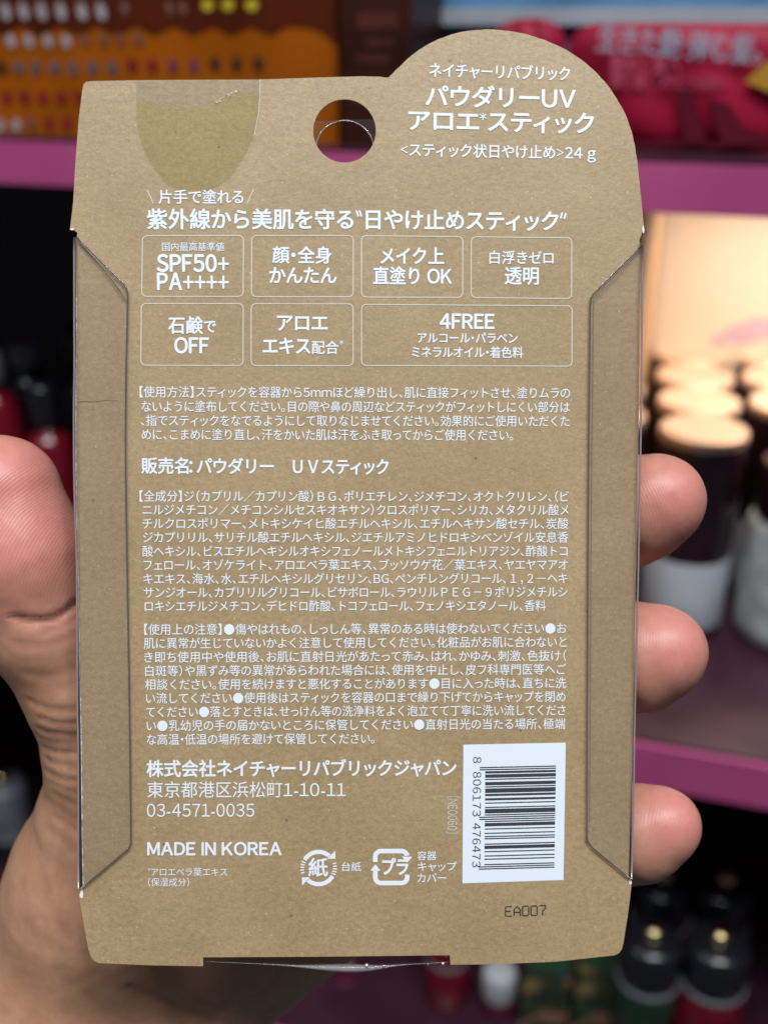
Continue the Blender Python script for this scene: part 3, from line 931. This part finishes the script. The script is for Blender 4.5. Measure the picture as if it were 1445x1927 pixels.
mk = MB()
T(mk, '販売名：パウダリー', 266.8, 876.9, 514.5, 878, 32, BO); T(mk, 'ＵＶスティック', 551.7, 878.2, 730.7, 879, 32, BO)
T(mk, '株式会社ネイチャーリパブリックジャパン', 276.3, 1447.6, 858, 1446, 34.5, BO)
T(mk, '東京都港区浜松町1-10-11', 277.3, 1487.2, 650.4, 1486.8, 33.5, 0.002, nb=4)
T(mk, '03-4571-0035', 276.7, 1525.6, 478.5, 1525.4, 33, 0.002, nb=4)
T(mk, 'MADE IN KOREA', 278, 1598.2, 529.4, 1598, 32.5, 0.028)
T(mk, '*', 278.4, 1637, 283, 1637, 8, MD); T(mk, 'アロエベラ葉エキス', 284.5, 1641.8, 427.6, 1641.8, 17.5)
T(mk, '(保湿成分)', 278.9, 1661, 356, 1661, 17.5)
T(mk, '台紙', 642.8, 1631.8, 679.3, 1631.8, 19, 0.006)
T(mk, '容器', 785.2, 1611.3, 820.7, 1611.3, 19, 0.006)
T(mk, 'キャップ', 785.9, 1631.6, 859.5, 1631.2, 20, 0.006)
T(mk, 'カバー', 785.2, 1653, 839.3, 1653, 20, 0.006)
mk.build('maker_text', M_WHITE_INK, PACK)
cd = MB()
T(cd, '[NE0060]', 851.4, 1499.5, 850.4, 1569, 24, 0)
cd.build('code_text', M_THIN_INK, PACK)

# ---------------- recycling marks
rc = MB()
def zp(x, y): return (540 + x / 4.25, 1580 + y / 4.25)
T(rc, '紙', 581, 1633.4, 616.6, 1633.4, 38, 0.02)
cx0, cy0 = 253, 230
def arc(a0, a1, r0, r1, n=18):
    ins, outs = [], []
    for k in range(n + 1):
        a = math.radians(a0 + (a1 - a0) * k / n)
        ins.append(zp(cx0 + r0 * math.cos(a), cy0 - r0 * math.sin(a))); outs.append(zp(cx0 + r1 * math.cos(a), cy0 - r1 * math.sin(a)))
    vs = [(*c2(*p), 0.00006) for p in ins + outs]
    m = n + 1
    rc.add(vs, [(i, i + 1, m + i + 1, m + i) if a1 < a0 else (m + i, m + i + 1, i + 1, i) for i in range(n)])
def polyg(pts, z=0.000062, mbx=None):
    q = [(*c2(*zp(*p)), z) for p in pts]
    ar = sum(q[i][0] * q[(i + 1) % len(q)][1] - q[(i + 1) % len(q)][0] * q[i][1] for i in range(len(q)))
    f = tuple(range(len(q)))
    (mbx or rc).add(q, [f if ar > 0 else tuple(reversed(f))])
arc(150, 48, 112, 146); polyg([(385, 92), (388, 156), (322, 156)])
arc(330, 228, 112, 146); polyg([(118, 304), (184, 304), (122, 368)])
for k in range(5):
    a0 = 156 + k * 9.5
    arc(a0 + 4.6, a0, 110 + k * 2, 146)
    arc(a0 + 184.6, a0 + 180, 110 + k * 2, 146)
# plastic mark
def band(pts, w):
    stroke(rc, [zp(*p) for p in pts], w / 4.25)
def corner(cx, cy, r, a0, a1, n=8): return [(cx + r * math.cos(math.radians(a0 + (a1 - a0) * k / n)), cy - r * math.sin(math.radians(a0 + (a1 - a0) * k / n))) for k in range(n + 1)]
band([(706, 182)] + corner(752, 140, 46, 180, 90) + corner(915, 140, 46, 90, 10), 38)
polyg([(918, 138), (1002, 138), (962, 188)])
band([(707, 246)] + corner(752, 304, 46, 180, 270) + corner(915, 304, 46, 270, 360) + [(961, 282)], 38)
polyg([(666, 252), (748, 252), (707, 198)])
T(rc, 'プラ', *zp(764, 222), *zp(966, 222), 36, 0.03)
rc.build('recycling_marks', M_WHITE_INK, PACK)

# ---------------- barcode panel
LBL = MB()
lab_q = [(871.8, 1401.8), (1064.4, 1397.8), (1060.2, 1656.7), (870, 1662.9)]
LBL.add([(*c2(*p), 0.00004) for p in lab_q], [(3, 2, 1, 0)])
label = LBL.build('barcode_panel', M_LABEL, PACK)
bars = MB()
def bil(q, u, v):
    a = Vector(q[0]) * (1 - u) + Vector(q[1]) * u; b = Vector(q[3]) * (1 - u) + Vector(q[2]) * u
    return a * (1 - v) + b * v
bq = [(913, 1443.6), (1045.9, 1440.7), (1042.8, 1633.1), (911.2, 1636.7)]
Lc = {'0': '0001101', '1': '0011001', '2': '0010011', '3': '0111101', '4': '0100011', '5': '0110001', '6': '0101111', '7': '0111011', '8': '0110111', '9': '0001011'}
Rc = {k: ''.join('1' if c == '0' else '0' for c in v) for k, v in Lc.items()}
Gc = {k: v[::-1] for k, v in Rc.items()}
code = '8806173476473'
par = {'8': 'LGLGGL'}[code[0]]
bits = '101' + ''.join((Lc if p == 'L' else Gc)[c] for p, c in zip(par, code[1:7])) + '01010' + ''.join(Rc[c] for c in code[7:]) + '101'
guard = set(list(range(0, 3)) + list(range(45, 50)) + list(range(92, 95)))
i = 0
while i < 95:
    if bits[i] == '1':
        j = i
        while j < 95 and bits[j] == '1' and (j in guard) == (i in guard): j += 1
        u0 = -0.08 if i in guard else 0.0
        q = [bil(bq, u0, i / 95), bil(bq, 1, i / 95), bil(bq, 1, j / 95), bil(bq, u0, j / 95)]
        bars.add([(*c2(*p), 0.00008) for p in q], [(3, 2, 1, 0)])
        i = j
    else: i += 1
def digit(ch, cx, cy, em=20.5):
    g = layout(ch)
    w = (g[0][0][:, 0].max() - g[0][0][:, 0].min()) * em * 1.06
    put_text(bars, ch, c2(cx, cy - w / 2), c2(cx, cy + w / 2), em_m(em), 0.0, z=0.00008)
digit('8', 897.4, 1430.3)
for k, ch in enumerate('806173'): digit(ch, 897.2 - 0.1 * k, 1458.3 + k * 14.5)
for k, ch in enumerate('476473'): digit(ch, 896.4 - 0.1 * k, 1555 + k * 14.35)
bars.build('barcode_bars', M_BLACK_INK, label)
# stamped code
st = MB()
GS = {'E': [[(1, 0), (0, 0), (0, 1), (1, 1)], [(0, .5), (.8, .5)]], 'A': [[(0, 1), (0, .35), (.5, 0), (1, .35), (1, 1)], [(0, .62), (1, .62)]],
      '0': [[(0, .1), (.15, 0), (.85, 0), (1, .1), (1, .9), (.85, 1), (.15, 1), (0, .9), (0, .1)]], '7': [[(0, 0), (1, 0), (1, .2), (.5, .6), (.5, 1)]]}
for k, ch in enumerate('EA007'):
    x0 = 951 + k * 16.0; y0 = 1706.5 - k * 0.45
    for pl in GS[ch]: stroke(st, [(x0 + x * 11.6, y0 + y * 18) for x, y in pl], 2.2, z=0.00007 + 0.000002 * GS[ch].index(pl))
st.build('stamped_code', mat('stamp_ink', (0.035, 0.028, 0.025), 0.6), PACK)

# ---------------- clear seal with half dried glue
seal_side_l = smooth_path([(257, 150.6), (257, 190), (257, 227), (263.3, 260), (277.8, 297.5), (294.4, 322.4), (312, 343), (330, 353), (352, 358), (372, 358.5), (392, 356.5), (414.9, 347.4), (439.8, 324.5), (464.7, 285), (477, 256), (486.5, 214.4), (489.8, 177), (489.8, 149)], n=4)
mb = MB(); slab(mb, [[c2(*p) for p in seal_side_l]], 0.00003, 0.00009, 0, 0)
seal = mb.build('seal_sticker', M_SEAL, PACK)
edge_pts = smooth_path([(258, 191.6), (272, 190), (286, 192), (300, 192.5), (315, 196), (328, 194.5), (340, 198), (352, 199), (369, 201.5), (380, 200), (392, 198.5), (404, 195), (410, 190), (414, 183), (424, 179), (430, 174.5), (444, 172), (455, 171.5), (470, 174.5), (487.5, 174)], n=3)
edge_pts = [(x, y + random.uniform(-1.2, 1.2)) for x, y in edge_pts]
low = [p for p in seal_side_l if p[1] > 195]
low = [(x + (0.8 if x < 370 else -0.8), y - 0.8) for x, y in low]
glue_loop = edge_pts + list(reversed(low))
mb = MB(); slab(mb, [[c2(*p) for p in glue_loop]], 0.00011, 0.00014, 0, 0)
mb.build('glue_patch', M_GLUE, PACK)
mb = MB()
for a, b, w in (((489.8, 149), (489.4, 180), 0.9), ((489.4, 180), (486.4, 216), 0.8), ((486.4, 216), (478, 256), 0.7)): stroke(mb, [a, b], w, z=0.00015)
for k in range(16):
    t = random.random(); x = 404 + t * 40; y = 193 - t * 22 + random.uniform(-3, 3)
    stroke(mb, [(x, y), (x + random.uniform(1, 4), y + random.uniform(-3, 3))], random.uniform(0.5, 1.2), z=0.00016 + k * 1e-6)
mb.build('film_glint', mat('film_edge_glint', (0.85, 0.85, 0.85), 0.3), seal)  # glints along the film edge painted as pale strokes

# ---------------- plastic shell
DEP = 0.0185
def flap(pts_px, z0, z1):
    mb = MB()
    lp = [c2(*p) for p in pts_px]
    slab(mb, [lp], z0, z1, 0, 0)
    return mb
lf_in = [(146.5, 447.5), (190, 491), (229, 530), (237.8, 541), (241, 552), (241.6, 565), (240, 640), (238.4, 720), (237.8, 860), (239.6, 1000), (243, 1198), (246, 1400), (247.6, 1560), (247.3, 1582), (243.6, 1594), (234, 1603), (153, 1671)]
lf_out = [(149.0, 1671), (148.4, 1400), (147.0, 1327), (145.8, 1069), (141.4, 921), (140.2, 780), (141.4, 700), (141.2, 600), (141, 447)]
rf_in = [(1205, 463), (1160, 508), (1121, 547), (1112.5, 558), (1109.4, 571), (1108.3, 640), (1107.6, 700), (1105.6, 920), (1104.3, 1170), (1103.6, 1310), (1102.8, 1560), (1104, 1578), (1110, 1589), (1121, 1600), (1184, 1652)]
rf_out = [(1186.6, 1652), (1191.2, 1462), (1193, 1340), (1199.3, 1080), (1203.4, 860), (1205.6, 700), (1207, 463)]
M_FLAPSHADE = mat('flap_shadow_paint', (0.20, 0.155, 0.11), 0.25)
l_shade = [(147.5, 450.5), (196, 505), (231, 552), (237, 562)]
r_shade = [(1205.5, 464.5), (1168, 509), (1126, 552), (1118, 562), (1114.8, 574), (1113.5, 700), (1111, 920), (1109.6, 1170), (1108.6, 1400), (1107.6, 1562)]
for inn, outp, shade_pts, br_ in ((lf_in, lf_out, l_shade, 0.00010), (rf_in, rf_out, r_shade, 0.00006)):
    f = flap(inn + outp, 0.00035, 0.00060).build('side_flap', M_SHEET, PACK)
    # cut edge of the sheet: the thin dark line, doubled by a dark tube painting the flap's shadow
    e = MB()
    e.tube([(*c2(*p), 0.00052) for p in smooth_path(inn, n=4)], 0.000125, 6)
    e.build('cut_edge', M_RIM, f)
    e = MB()
    e.tube([(*c2(*p), 0.00047) for p in smooth_path(outp, n=4)], 0.00016, 8)
    e.build('fold', M_RIMPALE, f)
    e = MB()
    e.tube([(*c2(*p), 0.00064) for p in smooth_path(shade_pts, n=4)], br_, 6)
    e.build('shadow_line', M_FLAPSHADE, f)
# walls and front face of the shell, behind the card
xl, yt = c2(143.0, 447); xr, _ = c2(1203.5, 463); xlb, yb = c2(150.5, 1671); xrb, _ = c2(1186, 1652)
mb = MB()
T3 = 0.0003
def wall(p, q):
    p, q = Vector((*p, 0)), Vector((*q, 0)); t = (q - p).normalized(); n = Vector((-t.y, t.x, 0)) * T3
    mb.box(p + Vector((0, 0, -DEP)), q - p, n, (0, 0, DEP + 0.0003))
wall((xl, yt), (xlb, yb)); wall((xrb, yb), (xr, yt))
bot = smooth_path([c2(385, 1817), c2(500, 1822), c2(600, 1828), c2(690, 1829.5), c2(760, 1823), c2(845, 1818.5)], n=5)
vs = [(x, y, -0.0012) for x, y in bot] + [(x, y + 0.0012, -DEP) for x, y in bot]
n_ = len(bot)
mb.add(vs, [(i, i + 1, n_ + i + 1, n_ + i) for i in range(n_ - 1)], 0, True)
# front panel with its own hang hole
front = [(xl + .0002, yt), (xlb + .0002, yb), *[(x, y + 0.0012) for x, y in bot], (xrb - .0002, yb), (xr - .0002, yt), c2(1150, 330), c2(1090, 190), c2(950, 120), c2(800, 130), c2(740, 185), c2(200, 190)]
hole2 = [(x, y) for x, y in ell(648, 246, 58, 58, 48)]
slab(mb, [front, hole2], -DEP + 0.0082 - 0.0003, -DEP + 0.0082, 0, 0) if False else slab(mb, [front, hole2], -0.0103, -0.0100, 0, 0)
shell = mb.build('plastic_shell', M_SHEET, PACK)
e = MB()
e.tube([(x, y, -0.0100) for x, y in hole2[23:]], [0.00008 + 0.00009 * abs(math.sin(i * 0.5 + 1)) for i in range(25)], 6)
e.build('hole_rim', mat('clear_rim_shine', (0.22, 0.20, 0.20), 0.10, 0, 1.0), shell)
e = MB()
e.tube([(x, y, -0.0012) for x, y in bot], [0.00005 + 0.00065 * math.exp(-((i / (n_ - 1) - 0.52) / 0.17) ** 2) for i in range(n_)], 10)  # fold swells mid-way to shape its lilac highlight
e.build('bottom_fold', clear_plastic('clear_fold_shine', (0.80, 0.78, 0.86), 0.12, 0.22, 1.45), shell)

M_NUB = mat('sparkle_plastic', (0.75, 0.75, 0.78), 0.05, 0.6, 1.0)  # shiny nubs added as sparkles on the plastic fold
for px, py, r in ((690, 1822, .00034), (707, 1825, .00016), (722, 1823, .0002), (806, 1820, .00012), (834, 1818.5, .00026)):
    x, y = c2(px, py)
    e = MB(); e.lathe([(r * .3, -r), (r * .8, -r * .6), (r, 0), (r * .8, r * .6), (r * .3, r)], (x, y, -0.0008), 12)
    e.build('sparkle_nub', M_NUB, shell)

# ================================================================== HAND
def hand():
    H = 0.00072                                         # voxel
    def V(px, py, dep): 
        p = C(px, py, dep); return np.array((p.x, p.y, p.z))
    mm = 0.001
    K = {
     'wrist': (V(95, 2010, 46), 25), 'arm': (V(20, 2280, 58), 26),
     'wr2': (V(215, 1985, 48), 18),
     'mc_i': (V(560, 1150, 33), 11.5), 'mc_m': (V(680, 1260, 34), 11.5), 'mc_r': (V(760, 1400, 35), 11), 'mc_p': (V(800, 1560, 35), 10.5),
     'hyp': (V(405, 1728, 36), 14.5),
     'th0': (V(205, 1655, 34), 17.5), 'th1': (V(203, 1540, 27), 11.8), 'th2': (V(186, 1430, 20.5), 8.8), 'th3': (V(146, 1300, 17), 8.6),
     'th4': (V(84, 1178, 14.5), 9.7), 'th5': (V(30, 1050, 12.5), 11.3), 'th6': (V(2, 930, 12.0), 10.1),
    }
    sh = []
    def cone(a, b, ra=None, rb=None, k=3.0):
        A, r0 = K[a] if isinstance(a, str) else a
        B, r1 = K[b] if isinstance(b, str) else b
        sh.append((A, B, (ra or r0) * mm, (rb or r1) * mm, k * mm))
    # palm
    cone('arm', 'wrist', k=8); cone('wrist', 'wr2', k=8); 
    cone('wrist', 'mc_i', 15, 11, k=9); cone('wr2', 'mc_m', 15, 11, k=9); cone('wr2', 'mc_r', 14, 10.5, k=9); cone('wr2', 'mc_p', 15, 10.5, k=9)
    cone('wr2', 'hyp', 16, 14, k=9); cone('hyp', 'mc_p', 13.5, 10, k=9)
    cone('mc_i', 'mc_m', 10, 10, k=7); cone('mc_m', 'mc_r', 10, 10, k=7); cone('mc_r', 'mc_p', 10, 9.5, k=7)
    cone((V(330, 1500, 36), 14), (V(520, 1420, 36), 14), k=9)
    # thumb
    cone('wrist', 'th0', 20, 18, k=10); cone('th0', 'th1', k=8); cone('th0', 'mc_i', 12, 9, k=9)
    cone('th1', 'th2', k=5); cone('th2', 'th3', k=4); cone('th3', 'th4', k=4); cone('th4', 'th5', k=4); cone('th5', 'th6', k=4)
    # fingers: (joint list, radii)
    fingers = [
      [(V(560, 1150, 33), 10), (V(735, 905, 41), 9.3), (V(850, 765, 36), 8.4), (V(925, 660, 29), 7.4)],
      [(V(680, 1260, 34), 10), (V(930, 1095, 50), 9.4), (V(1120, 1000, 34), 9.0), (V(1172, 972, 21), 9.1), (V(1214, 952, 13), 8.7), (V(1250, 937, 11), 7.0)],
      [(V(760, 1400, 35), 10), (V(960, 1290, 50), 9.4), (V(1118, 1245, 34), 9.2), (V(1175, 1240, 21), 9.3), (V(1214, 1234, 13), 9.0), (V(1254, 1224, 11), 7.0)],
      [(V(800, 1560, 35), 9.5), (V(980, 1560, 46), 8.5), (V(1112, 1572, 32), 8.0), (V(1168, 1573, 21), 8.3), (V(1206, 1567, 13.5), 8.0), (V(1255, 1551, 11), 6.1)],
    ]
    for fg in fingers:
        for a, b in zip(fg[:-1], fg[1:]): cone((a[0], a[1] * 0.95), (b[0], b[1] * 0.95), k=4.5)
    lo = np.min([np.minimum(a - r0, b - r1) for a, b, r0, r1, _ in sh], 0) - 0.004
    hi = np.max([np.maximum(a + r0, b + r1) for a, b, r0, r1, _ in sh], 0) + 0.004
    lo[1] = max(lo[1], V(0, 2240, 40)[1])
    lo[0] = max(lo[0], V(-190, 1000, 15)[0])
    nx, ny, nz = [int(v) for v in np.ceil((hi - lo) / H)]
    D = np.full((nx, ny, nz), 0.02, np.float32)
    def sub(A, B, r, pad):
        l = np.minimum(A, B) - r - pad; h = np.maximum(A, B) + r + pad
        i0 = np.clip(np.floor((l - lo) / H).astype(int), 0, [nx, ny, nz]); i1 = np.clip(np.ceil((h - lo) / H).astype(int), 0, [nx, ny, nz])
        return i0, i1
    for A, B, r0, r1, k in sh:
        i0, i1 = sub(A, B, max(r0, r1), 0.010)
        if np.any(i1 <= i0): continue
        X = (lo[0] + H * np.arange(i0[0], i1[0], dtype=np.float32))[:, None, None]
        Y = (lo[1] + H * np.arange(i0[1], i1[1], dtype=np.float32))[None, :, None]
        Z = (lo[2] + H * np.arange(i0[2], i1[2], dtype=np.float32))[None, None, :]
        d = (B - A); L2 = float(d @ d) + 1e-12
        t = np.clip(((X - A[0]) * d[0] + (Y - A[1]) * d[1] + (Z - A[2]) * d[2]) / L2, 0, 1)
        q = np.sqrt((X - A[0] - d[0] * t) ** 2 + (Y - A[1] - d[1] * t) ** 2 + (Z - A[2] - d[2] * t) ** 2) - (r0 + (r1 - r0) * t)
        s = np.s_[i0[0]:i1[0], i0[1]:i1[1], i0[2]:i1[2]]
        e = D[s]
        h = np.clip(0.5 + 0.5 * (e - q) / k, 0, 1)
        D[s] = (e * (1 - h) + q * h - k * h * (1 - h)).astype(np.float32)
    # flesh flattens where it presses on the pack
    X = (lo[0] + H * np.arange(nx, dtype=np.float32))[:, None, None]
    Y = (lo[1] + H * np.arange(ny, dtype=np.float32))[None, :, None]
    Z = (lo[2] + H * np.arange(nz, dtype=np.float32))[None, None, :]
    # side planes follow the slightly tapering walls
    tt = (Y - yt) / (yb - yt)
    XL = xl + (xlb - xl) * tt - 0.0005; XR = xr + (xrb - xr) * tt + 0.0005
    bx = np.maximum(np.maximum(XL - X, X - XR), np.maximum(-0.0192 - Z, Z - 0.004))
    bx = np.maximum(bx, c2(600, 1826)[1] - Y)
    kk = 0.0008
    h = np.clip(0.5 - 0.5 * (D + bx) / kk, 0, 1)
    D = D * (1 - h) + (-bx) * h + kk * h * (1 - h)
    # ---- surface nets
    ins = D < 0
    c0 = ins[:-1, :-1, :-1].astype(np.int8)
    cnt = np.zeros_like(c0)
    for dx in (0, 1):
        for dy in (0, 1):
            for dz in (0, 1): cnt += ins[dx:nx - 1 + dx, dy:ny - 1 + dy, dz:nz - 1 + dz]
    act = (cnt > 0) & (cnt < 8)
    ids = -np.ones(act.shape, np.int32)
    cells = np.argwhere(act)
    ids[act] = np.arange(len(cells))
    acc = np.zeros((len(cells), 3)); num = np.zeros(len(cells))
    corners = [(a, b, c) for a in (0, 1) for b in (0, 1) for c in (0, 1)]
    for p in corners:
        for ax in range(3):
            if p[ax]: continue
            q = list(p); q[ax] = 1
            dp = D[cells[:, 0] + p[0], cells[:, 1] + p[1], cells[:, 2] + p[2]]
            dq = D[cells[:, 0] + q[0], cells[:, 1] + q[1], cells[:, 2] + q[2]]
            cr = (dp < 0) != (dq < 0)
            t = np.where(cr, dp / np.where(cr, dp - dq, 1), 0)
            pos = np.array(p, float)[None] + t[:, None] * (np.array(q) - np.array(p))[None]
            acc[cr] += pos[cr]; num[cr] += 1
    verts = lo + H * (cells + acc / np.maximum(num, 1)[:, None])
    faces = []
    for ax in range(3):
        o1, o2 = [a for a in range(3) if a != ax]
        sl0 = [slice(1, -1)] * 3; sl1 = [slice(1, -1)] * 3
        sl0[ax] = slice(0, -1); sl1[ax] = slice(1, None)
        a = ins[tuple(sl0)]; b = ins[tuple(sl1)]
        for flip, msk in ((False, a & ~b), (True, ~a & b)):
            e = np.argwhere(msk)
            e[:, o1] += 1; e[:, o2] += 1
            def cid(d1, d2):
                q = e.copy(); q[:, o1] -= d1; q[:, o2] -= d2
                q = np.minimum(q, np.array(ids.shape) - 1)
                return ids[q[:, 0], q[:, 1], q[:, 2]]
            quad = np.stack([cid(1, 1), cid(0, 1), cid(0, 0), cid(1, 0)], 1)
            if ax == 1: quad = quad[:, ::-1]
            if flip: quad = quad[:, ::-1]
            faces.append(quad)
    faces = np.concatenate(faces)
    faces = faces[(faces >= 0).all(1)]
    # ---- light smoothing
    nb_s = np.zeros_like(verts); deg = np.zeros(len(verts))
    E = np.concatenate([faces[:, [0, 1]], faces[:, [1, 2]], faces[:, [2, 3]], faces[:, [3, 0]]])
    for it in range(6):
        nb_s[:] = 0; deg[:] = 0
        for c in range(3):
            nb_s[:, c] = np.bincount(E[:, 0], verts[E[:, 1], c], len(verts)) + np.bincount(E[:, 1], verts[E[:, 0], c], len(verts))
        deg = np.bincount(E[:, 0], minlength=len(verts)) + np.bincount(E[:, 1], minlength=len(verts))
        lam = 0.5 if it % 2 == 0 else -0.52
        verts = verts + lam * (nb_s / np.maximum(deg, 1)[:, None] - verts)
    # ---- normals, creases, colour zones
    def vnorm():
        a, b, c, d = (verts[faces[:, i]] for i in range(4))
        fn = np.cross(c - a, d - b)
        n = np.zeros_like(verts)
        for i in range(4):
            for k in range(3): n[:, k] += np.bincount(faces[:, i], fn[:, k], len(verts))
        return n / (np.linalg.norm(n, axis=1)[:, None] + 1e-12)
    nrm = vnorm()
    fz = nrm[:, 2] > 0.05
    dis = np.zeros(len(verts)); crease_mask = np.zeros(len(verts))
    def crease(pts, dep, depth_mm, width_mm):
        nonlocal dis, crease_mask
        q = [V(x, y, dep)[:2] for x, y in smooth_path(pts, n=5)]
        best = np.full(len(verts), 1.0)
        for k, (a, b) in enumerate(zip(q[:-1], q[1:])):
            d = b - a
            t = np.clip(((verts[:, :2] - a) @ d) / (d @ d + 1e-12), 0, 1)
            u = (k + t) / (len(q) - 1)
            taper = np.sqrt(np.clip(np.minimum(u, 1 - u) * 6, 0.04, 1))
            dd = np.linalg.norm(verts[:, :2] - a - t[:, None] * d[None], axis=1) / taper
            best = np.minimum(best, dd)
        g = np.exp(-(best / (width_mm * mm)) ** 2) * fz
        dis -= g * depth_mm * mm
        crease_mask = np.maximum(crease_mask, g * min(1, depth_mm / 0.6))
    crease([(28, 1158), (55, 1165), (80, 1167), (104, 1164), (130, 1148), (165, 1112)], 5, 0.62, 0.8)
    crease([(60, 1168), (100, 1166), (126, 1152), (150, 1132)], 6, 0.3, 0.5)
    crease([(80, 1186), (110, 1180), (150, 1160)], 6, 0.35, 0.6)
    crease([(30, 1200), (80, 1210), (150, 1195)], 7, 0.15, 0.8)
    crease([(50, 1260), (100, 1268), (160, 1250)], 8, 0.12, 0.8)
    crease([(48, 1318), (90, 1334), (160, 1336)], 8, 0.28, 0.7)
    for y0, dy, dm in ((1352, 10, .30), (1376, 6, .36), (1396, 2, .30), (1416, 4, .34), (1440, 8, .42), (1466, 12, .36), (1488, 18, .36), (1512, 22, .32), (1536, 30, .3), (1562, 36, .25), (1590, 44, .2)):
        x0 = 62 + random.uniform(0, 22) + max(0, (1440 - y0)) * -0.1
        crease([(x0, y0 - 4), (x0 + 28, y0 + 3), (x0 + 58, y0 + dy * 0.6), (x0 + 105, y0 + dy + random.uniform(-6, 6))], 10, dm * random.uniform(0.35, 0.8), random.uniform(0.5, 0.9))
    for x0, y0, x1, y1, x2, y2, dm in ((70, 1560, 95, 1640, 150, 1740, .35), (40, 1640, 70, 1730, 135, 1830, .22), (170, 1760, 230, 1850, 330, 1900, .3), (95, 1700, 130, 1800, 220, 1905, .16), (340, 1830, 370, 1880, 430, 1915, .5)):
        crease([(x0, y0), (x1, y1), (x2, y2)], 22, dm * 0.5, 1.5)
    # fold lines in the palm below the card
    crease([(250, 1830), (300, 1870), (360, 1900), (410, 1930)], 24, .35, 1.4)
    nsm = np.sin(verts[:, 0] * 900 + 2 * np.sin(verts[:, 1] * 410)) * np.sin(verts[:, 1] * 760 + 1.3) * np.sin(verts[:, 2] * 640)
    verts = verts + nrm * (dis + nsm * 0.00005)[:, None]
    red = np.zeros(len(verts))
    for (c, r) in ((V(30, 1000, 2), 15), (V(20, 900, 2), 13), (V(1268, 930, 6), 9.0), (V(1272, 1212, 6), 9.0), (V(1276, 1540, 6), 8.0), (V(925, 650, 22), 10)):
        red = np.maximum(red, np.exp(-(np.linalg.norm((verts - c) * np.array((1, 1, .6)), axis=1) / (r * mm)) ** 2 * 0.9))
    tan = np.clip((verts[:, 1] - V(0, 1250, 10)[1]) / (V(0, 1130, 10)[1] - V(0, 1250, 10)[1]), 0, 1)
    me = bpy.data.meshes.new('hand')
    me.from_pydata(verts.tolist(), [], faces.tolist())
    me.polygons.foreach_set('use_smooth', [True] * len(me.polygons))
    ca = me.color_attributes.new('skin_zone', 'FLOAT_COLOR', 'POINT')
    arr = np.stack([red, crease_mask, tan, np.ones(len(verts))], 1).astype(np.float32)
    ca.data.foreach_set('color', arr.ravel())
    me.update()
    o = bpy.data.objects.new('hand', me)
    COL.objects.link(o)
    o.matrix_world = PACK_M
    # ---- skin
    m = mat('skin', (0.5, 0.3, 0.22), 0.42, 0, 0.45)
    b = m.node_tree.nodes['Principled BSDF']
    at = N(m, 'ShaderNodeAttribute', attribute_name='skin_zone')
    sp = N(m, 'ShaderNodeSeparateColor'); L(m, at.outputs['Color'], sp.inputs[0])
    co = N(m, 'ShaderNodeTexCoord').outputs['Object']
    n1 = noise(m, co, 160, 5, 0.6)
    base = ramp(m, n1, [(0.3, SK0), (0.7, SK1)])
    c = mixc(m, sp.outputs[0], base, SKP)
    n2 = noise(m, co, 700, 3, 0.6)
    c = mixc(m, 0.25, c, ramp(m, n2, [(0.3, (0.40, 0.37, 0.36)), (0.7, (0.60, 0.60, 0.60))]), 'OVERLAY')
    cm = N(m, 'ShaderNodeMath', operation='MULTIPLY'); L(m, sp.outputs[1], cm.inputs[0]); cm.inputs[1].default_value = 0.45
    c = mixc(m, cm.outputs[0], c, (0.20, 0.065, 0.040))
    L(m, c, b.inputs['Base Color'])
    b.inputs['Subsurface Weight'].default_value = 0.25
    b.inputs['Subsurface Radius'].default_value = (1.0, 0.35, 0.2)
    b.inputs['Subsurface Scale'].default_value = 0.0022
    # friction ridges: bent stripes on the pads plus fine skin grain
    wv = N(m, 'ShaderNodeTexWave', wave_type='RINGS', rings_direction='Z')
    wv.inputs['Scale'].default_value = 640; wv.inputs['Distortion'].default_value = 14.0; wv.inputs['Detail'].default_value = 1.2; wv.inputs['Detail Scale'].default_value = 0.18
    mp = N(m, 'ShaderNodeMapping'); mp.inputs['Location'].default_value = (0.030, 0.020, 0)
    L(m, co, mp.inputs['Vector']); L(m, mp.outputs[0], wv.inputs['Vector'])
    rm = N(m, 'ShaderNodeMath', operation='MULTIPLY'); L(m, wv.outputs['Fac'], rm.inputs[0])
    r5 = N(m, 'ShaderNodeMath', operation='MULTIPLY'); L(m, sp.outputs[0], r5.inputs[0]); r5.inputs[1].default_value = 0.6; L(m, r5.outputs[0], rm.inputs[1])
    g = noise(m, co, 1500, 3, 0.6)
    ad = N(m, 'ShaderNodeMath', operation='ADD'); L(m, rm.outputs[0], ad.inputs[0])
    gm = N(m, 'ShaderNodeMath', operation='MULTIPLY'); L(m, g, gm.inputs[0]); gm.inputs[1].default_value = 0.8; L(m, gm.outputs[0], ad.inputs[1])
    bp = N(m, 'ShaderNodeBump'); bp.inputs['Strength'].default_value = 0.24; bp.inputs['Distance'].default_value = 0.00012
    L(m, ad.outputs[0], bp.inputs['Height']); L(m, bp.outputs[0], b.inputs['Normal'])
    me.materials.append(m)
    tag(o, 'bare left hand gripping the kraft pack from behind, thumb at its left edge', 'hand')
SK0, SK1, SKP = (0.425, 0.218, 0.128), (0.53, 0.292, 0.184), (0.56, 0.210, 0.185)
hand()
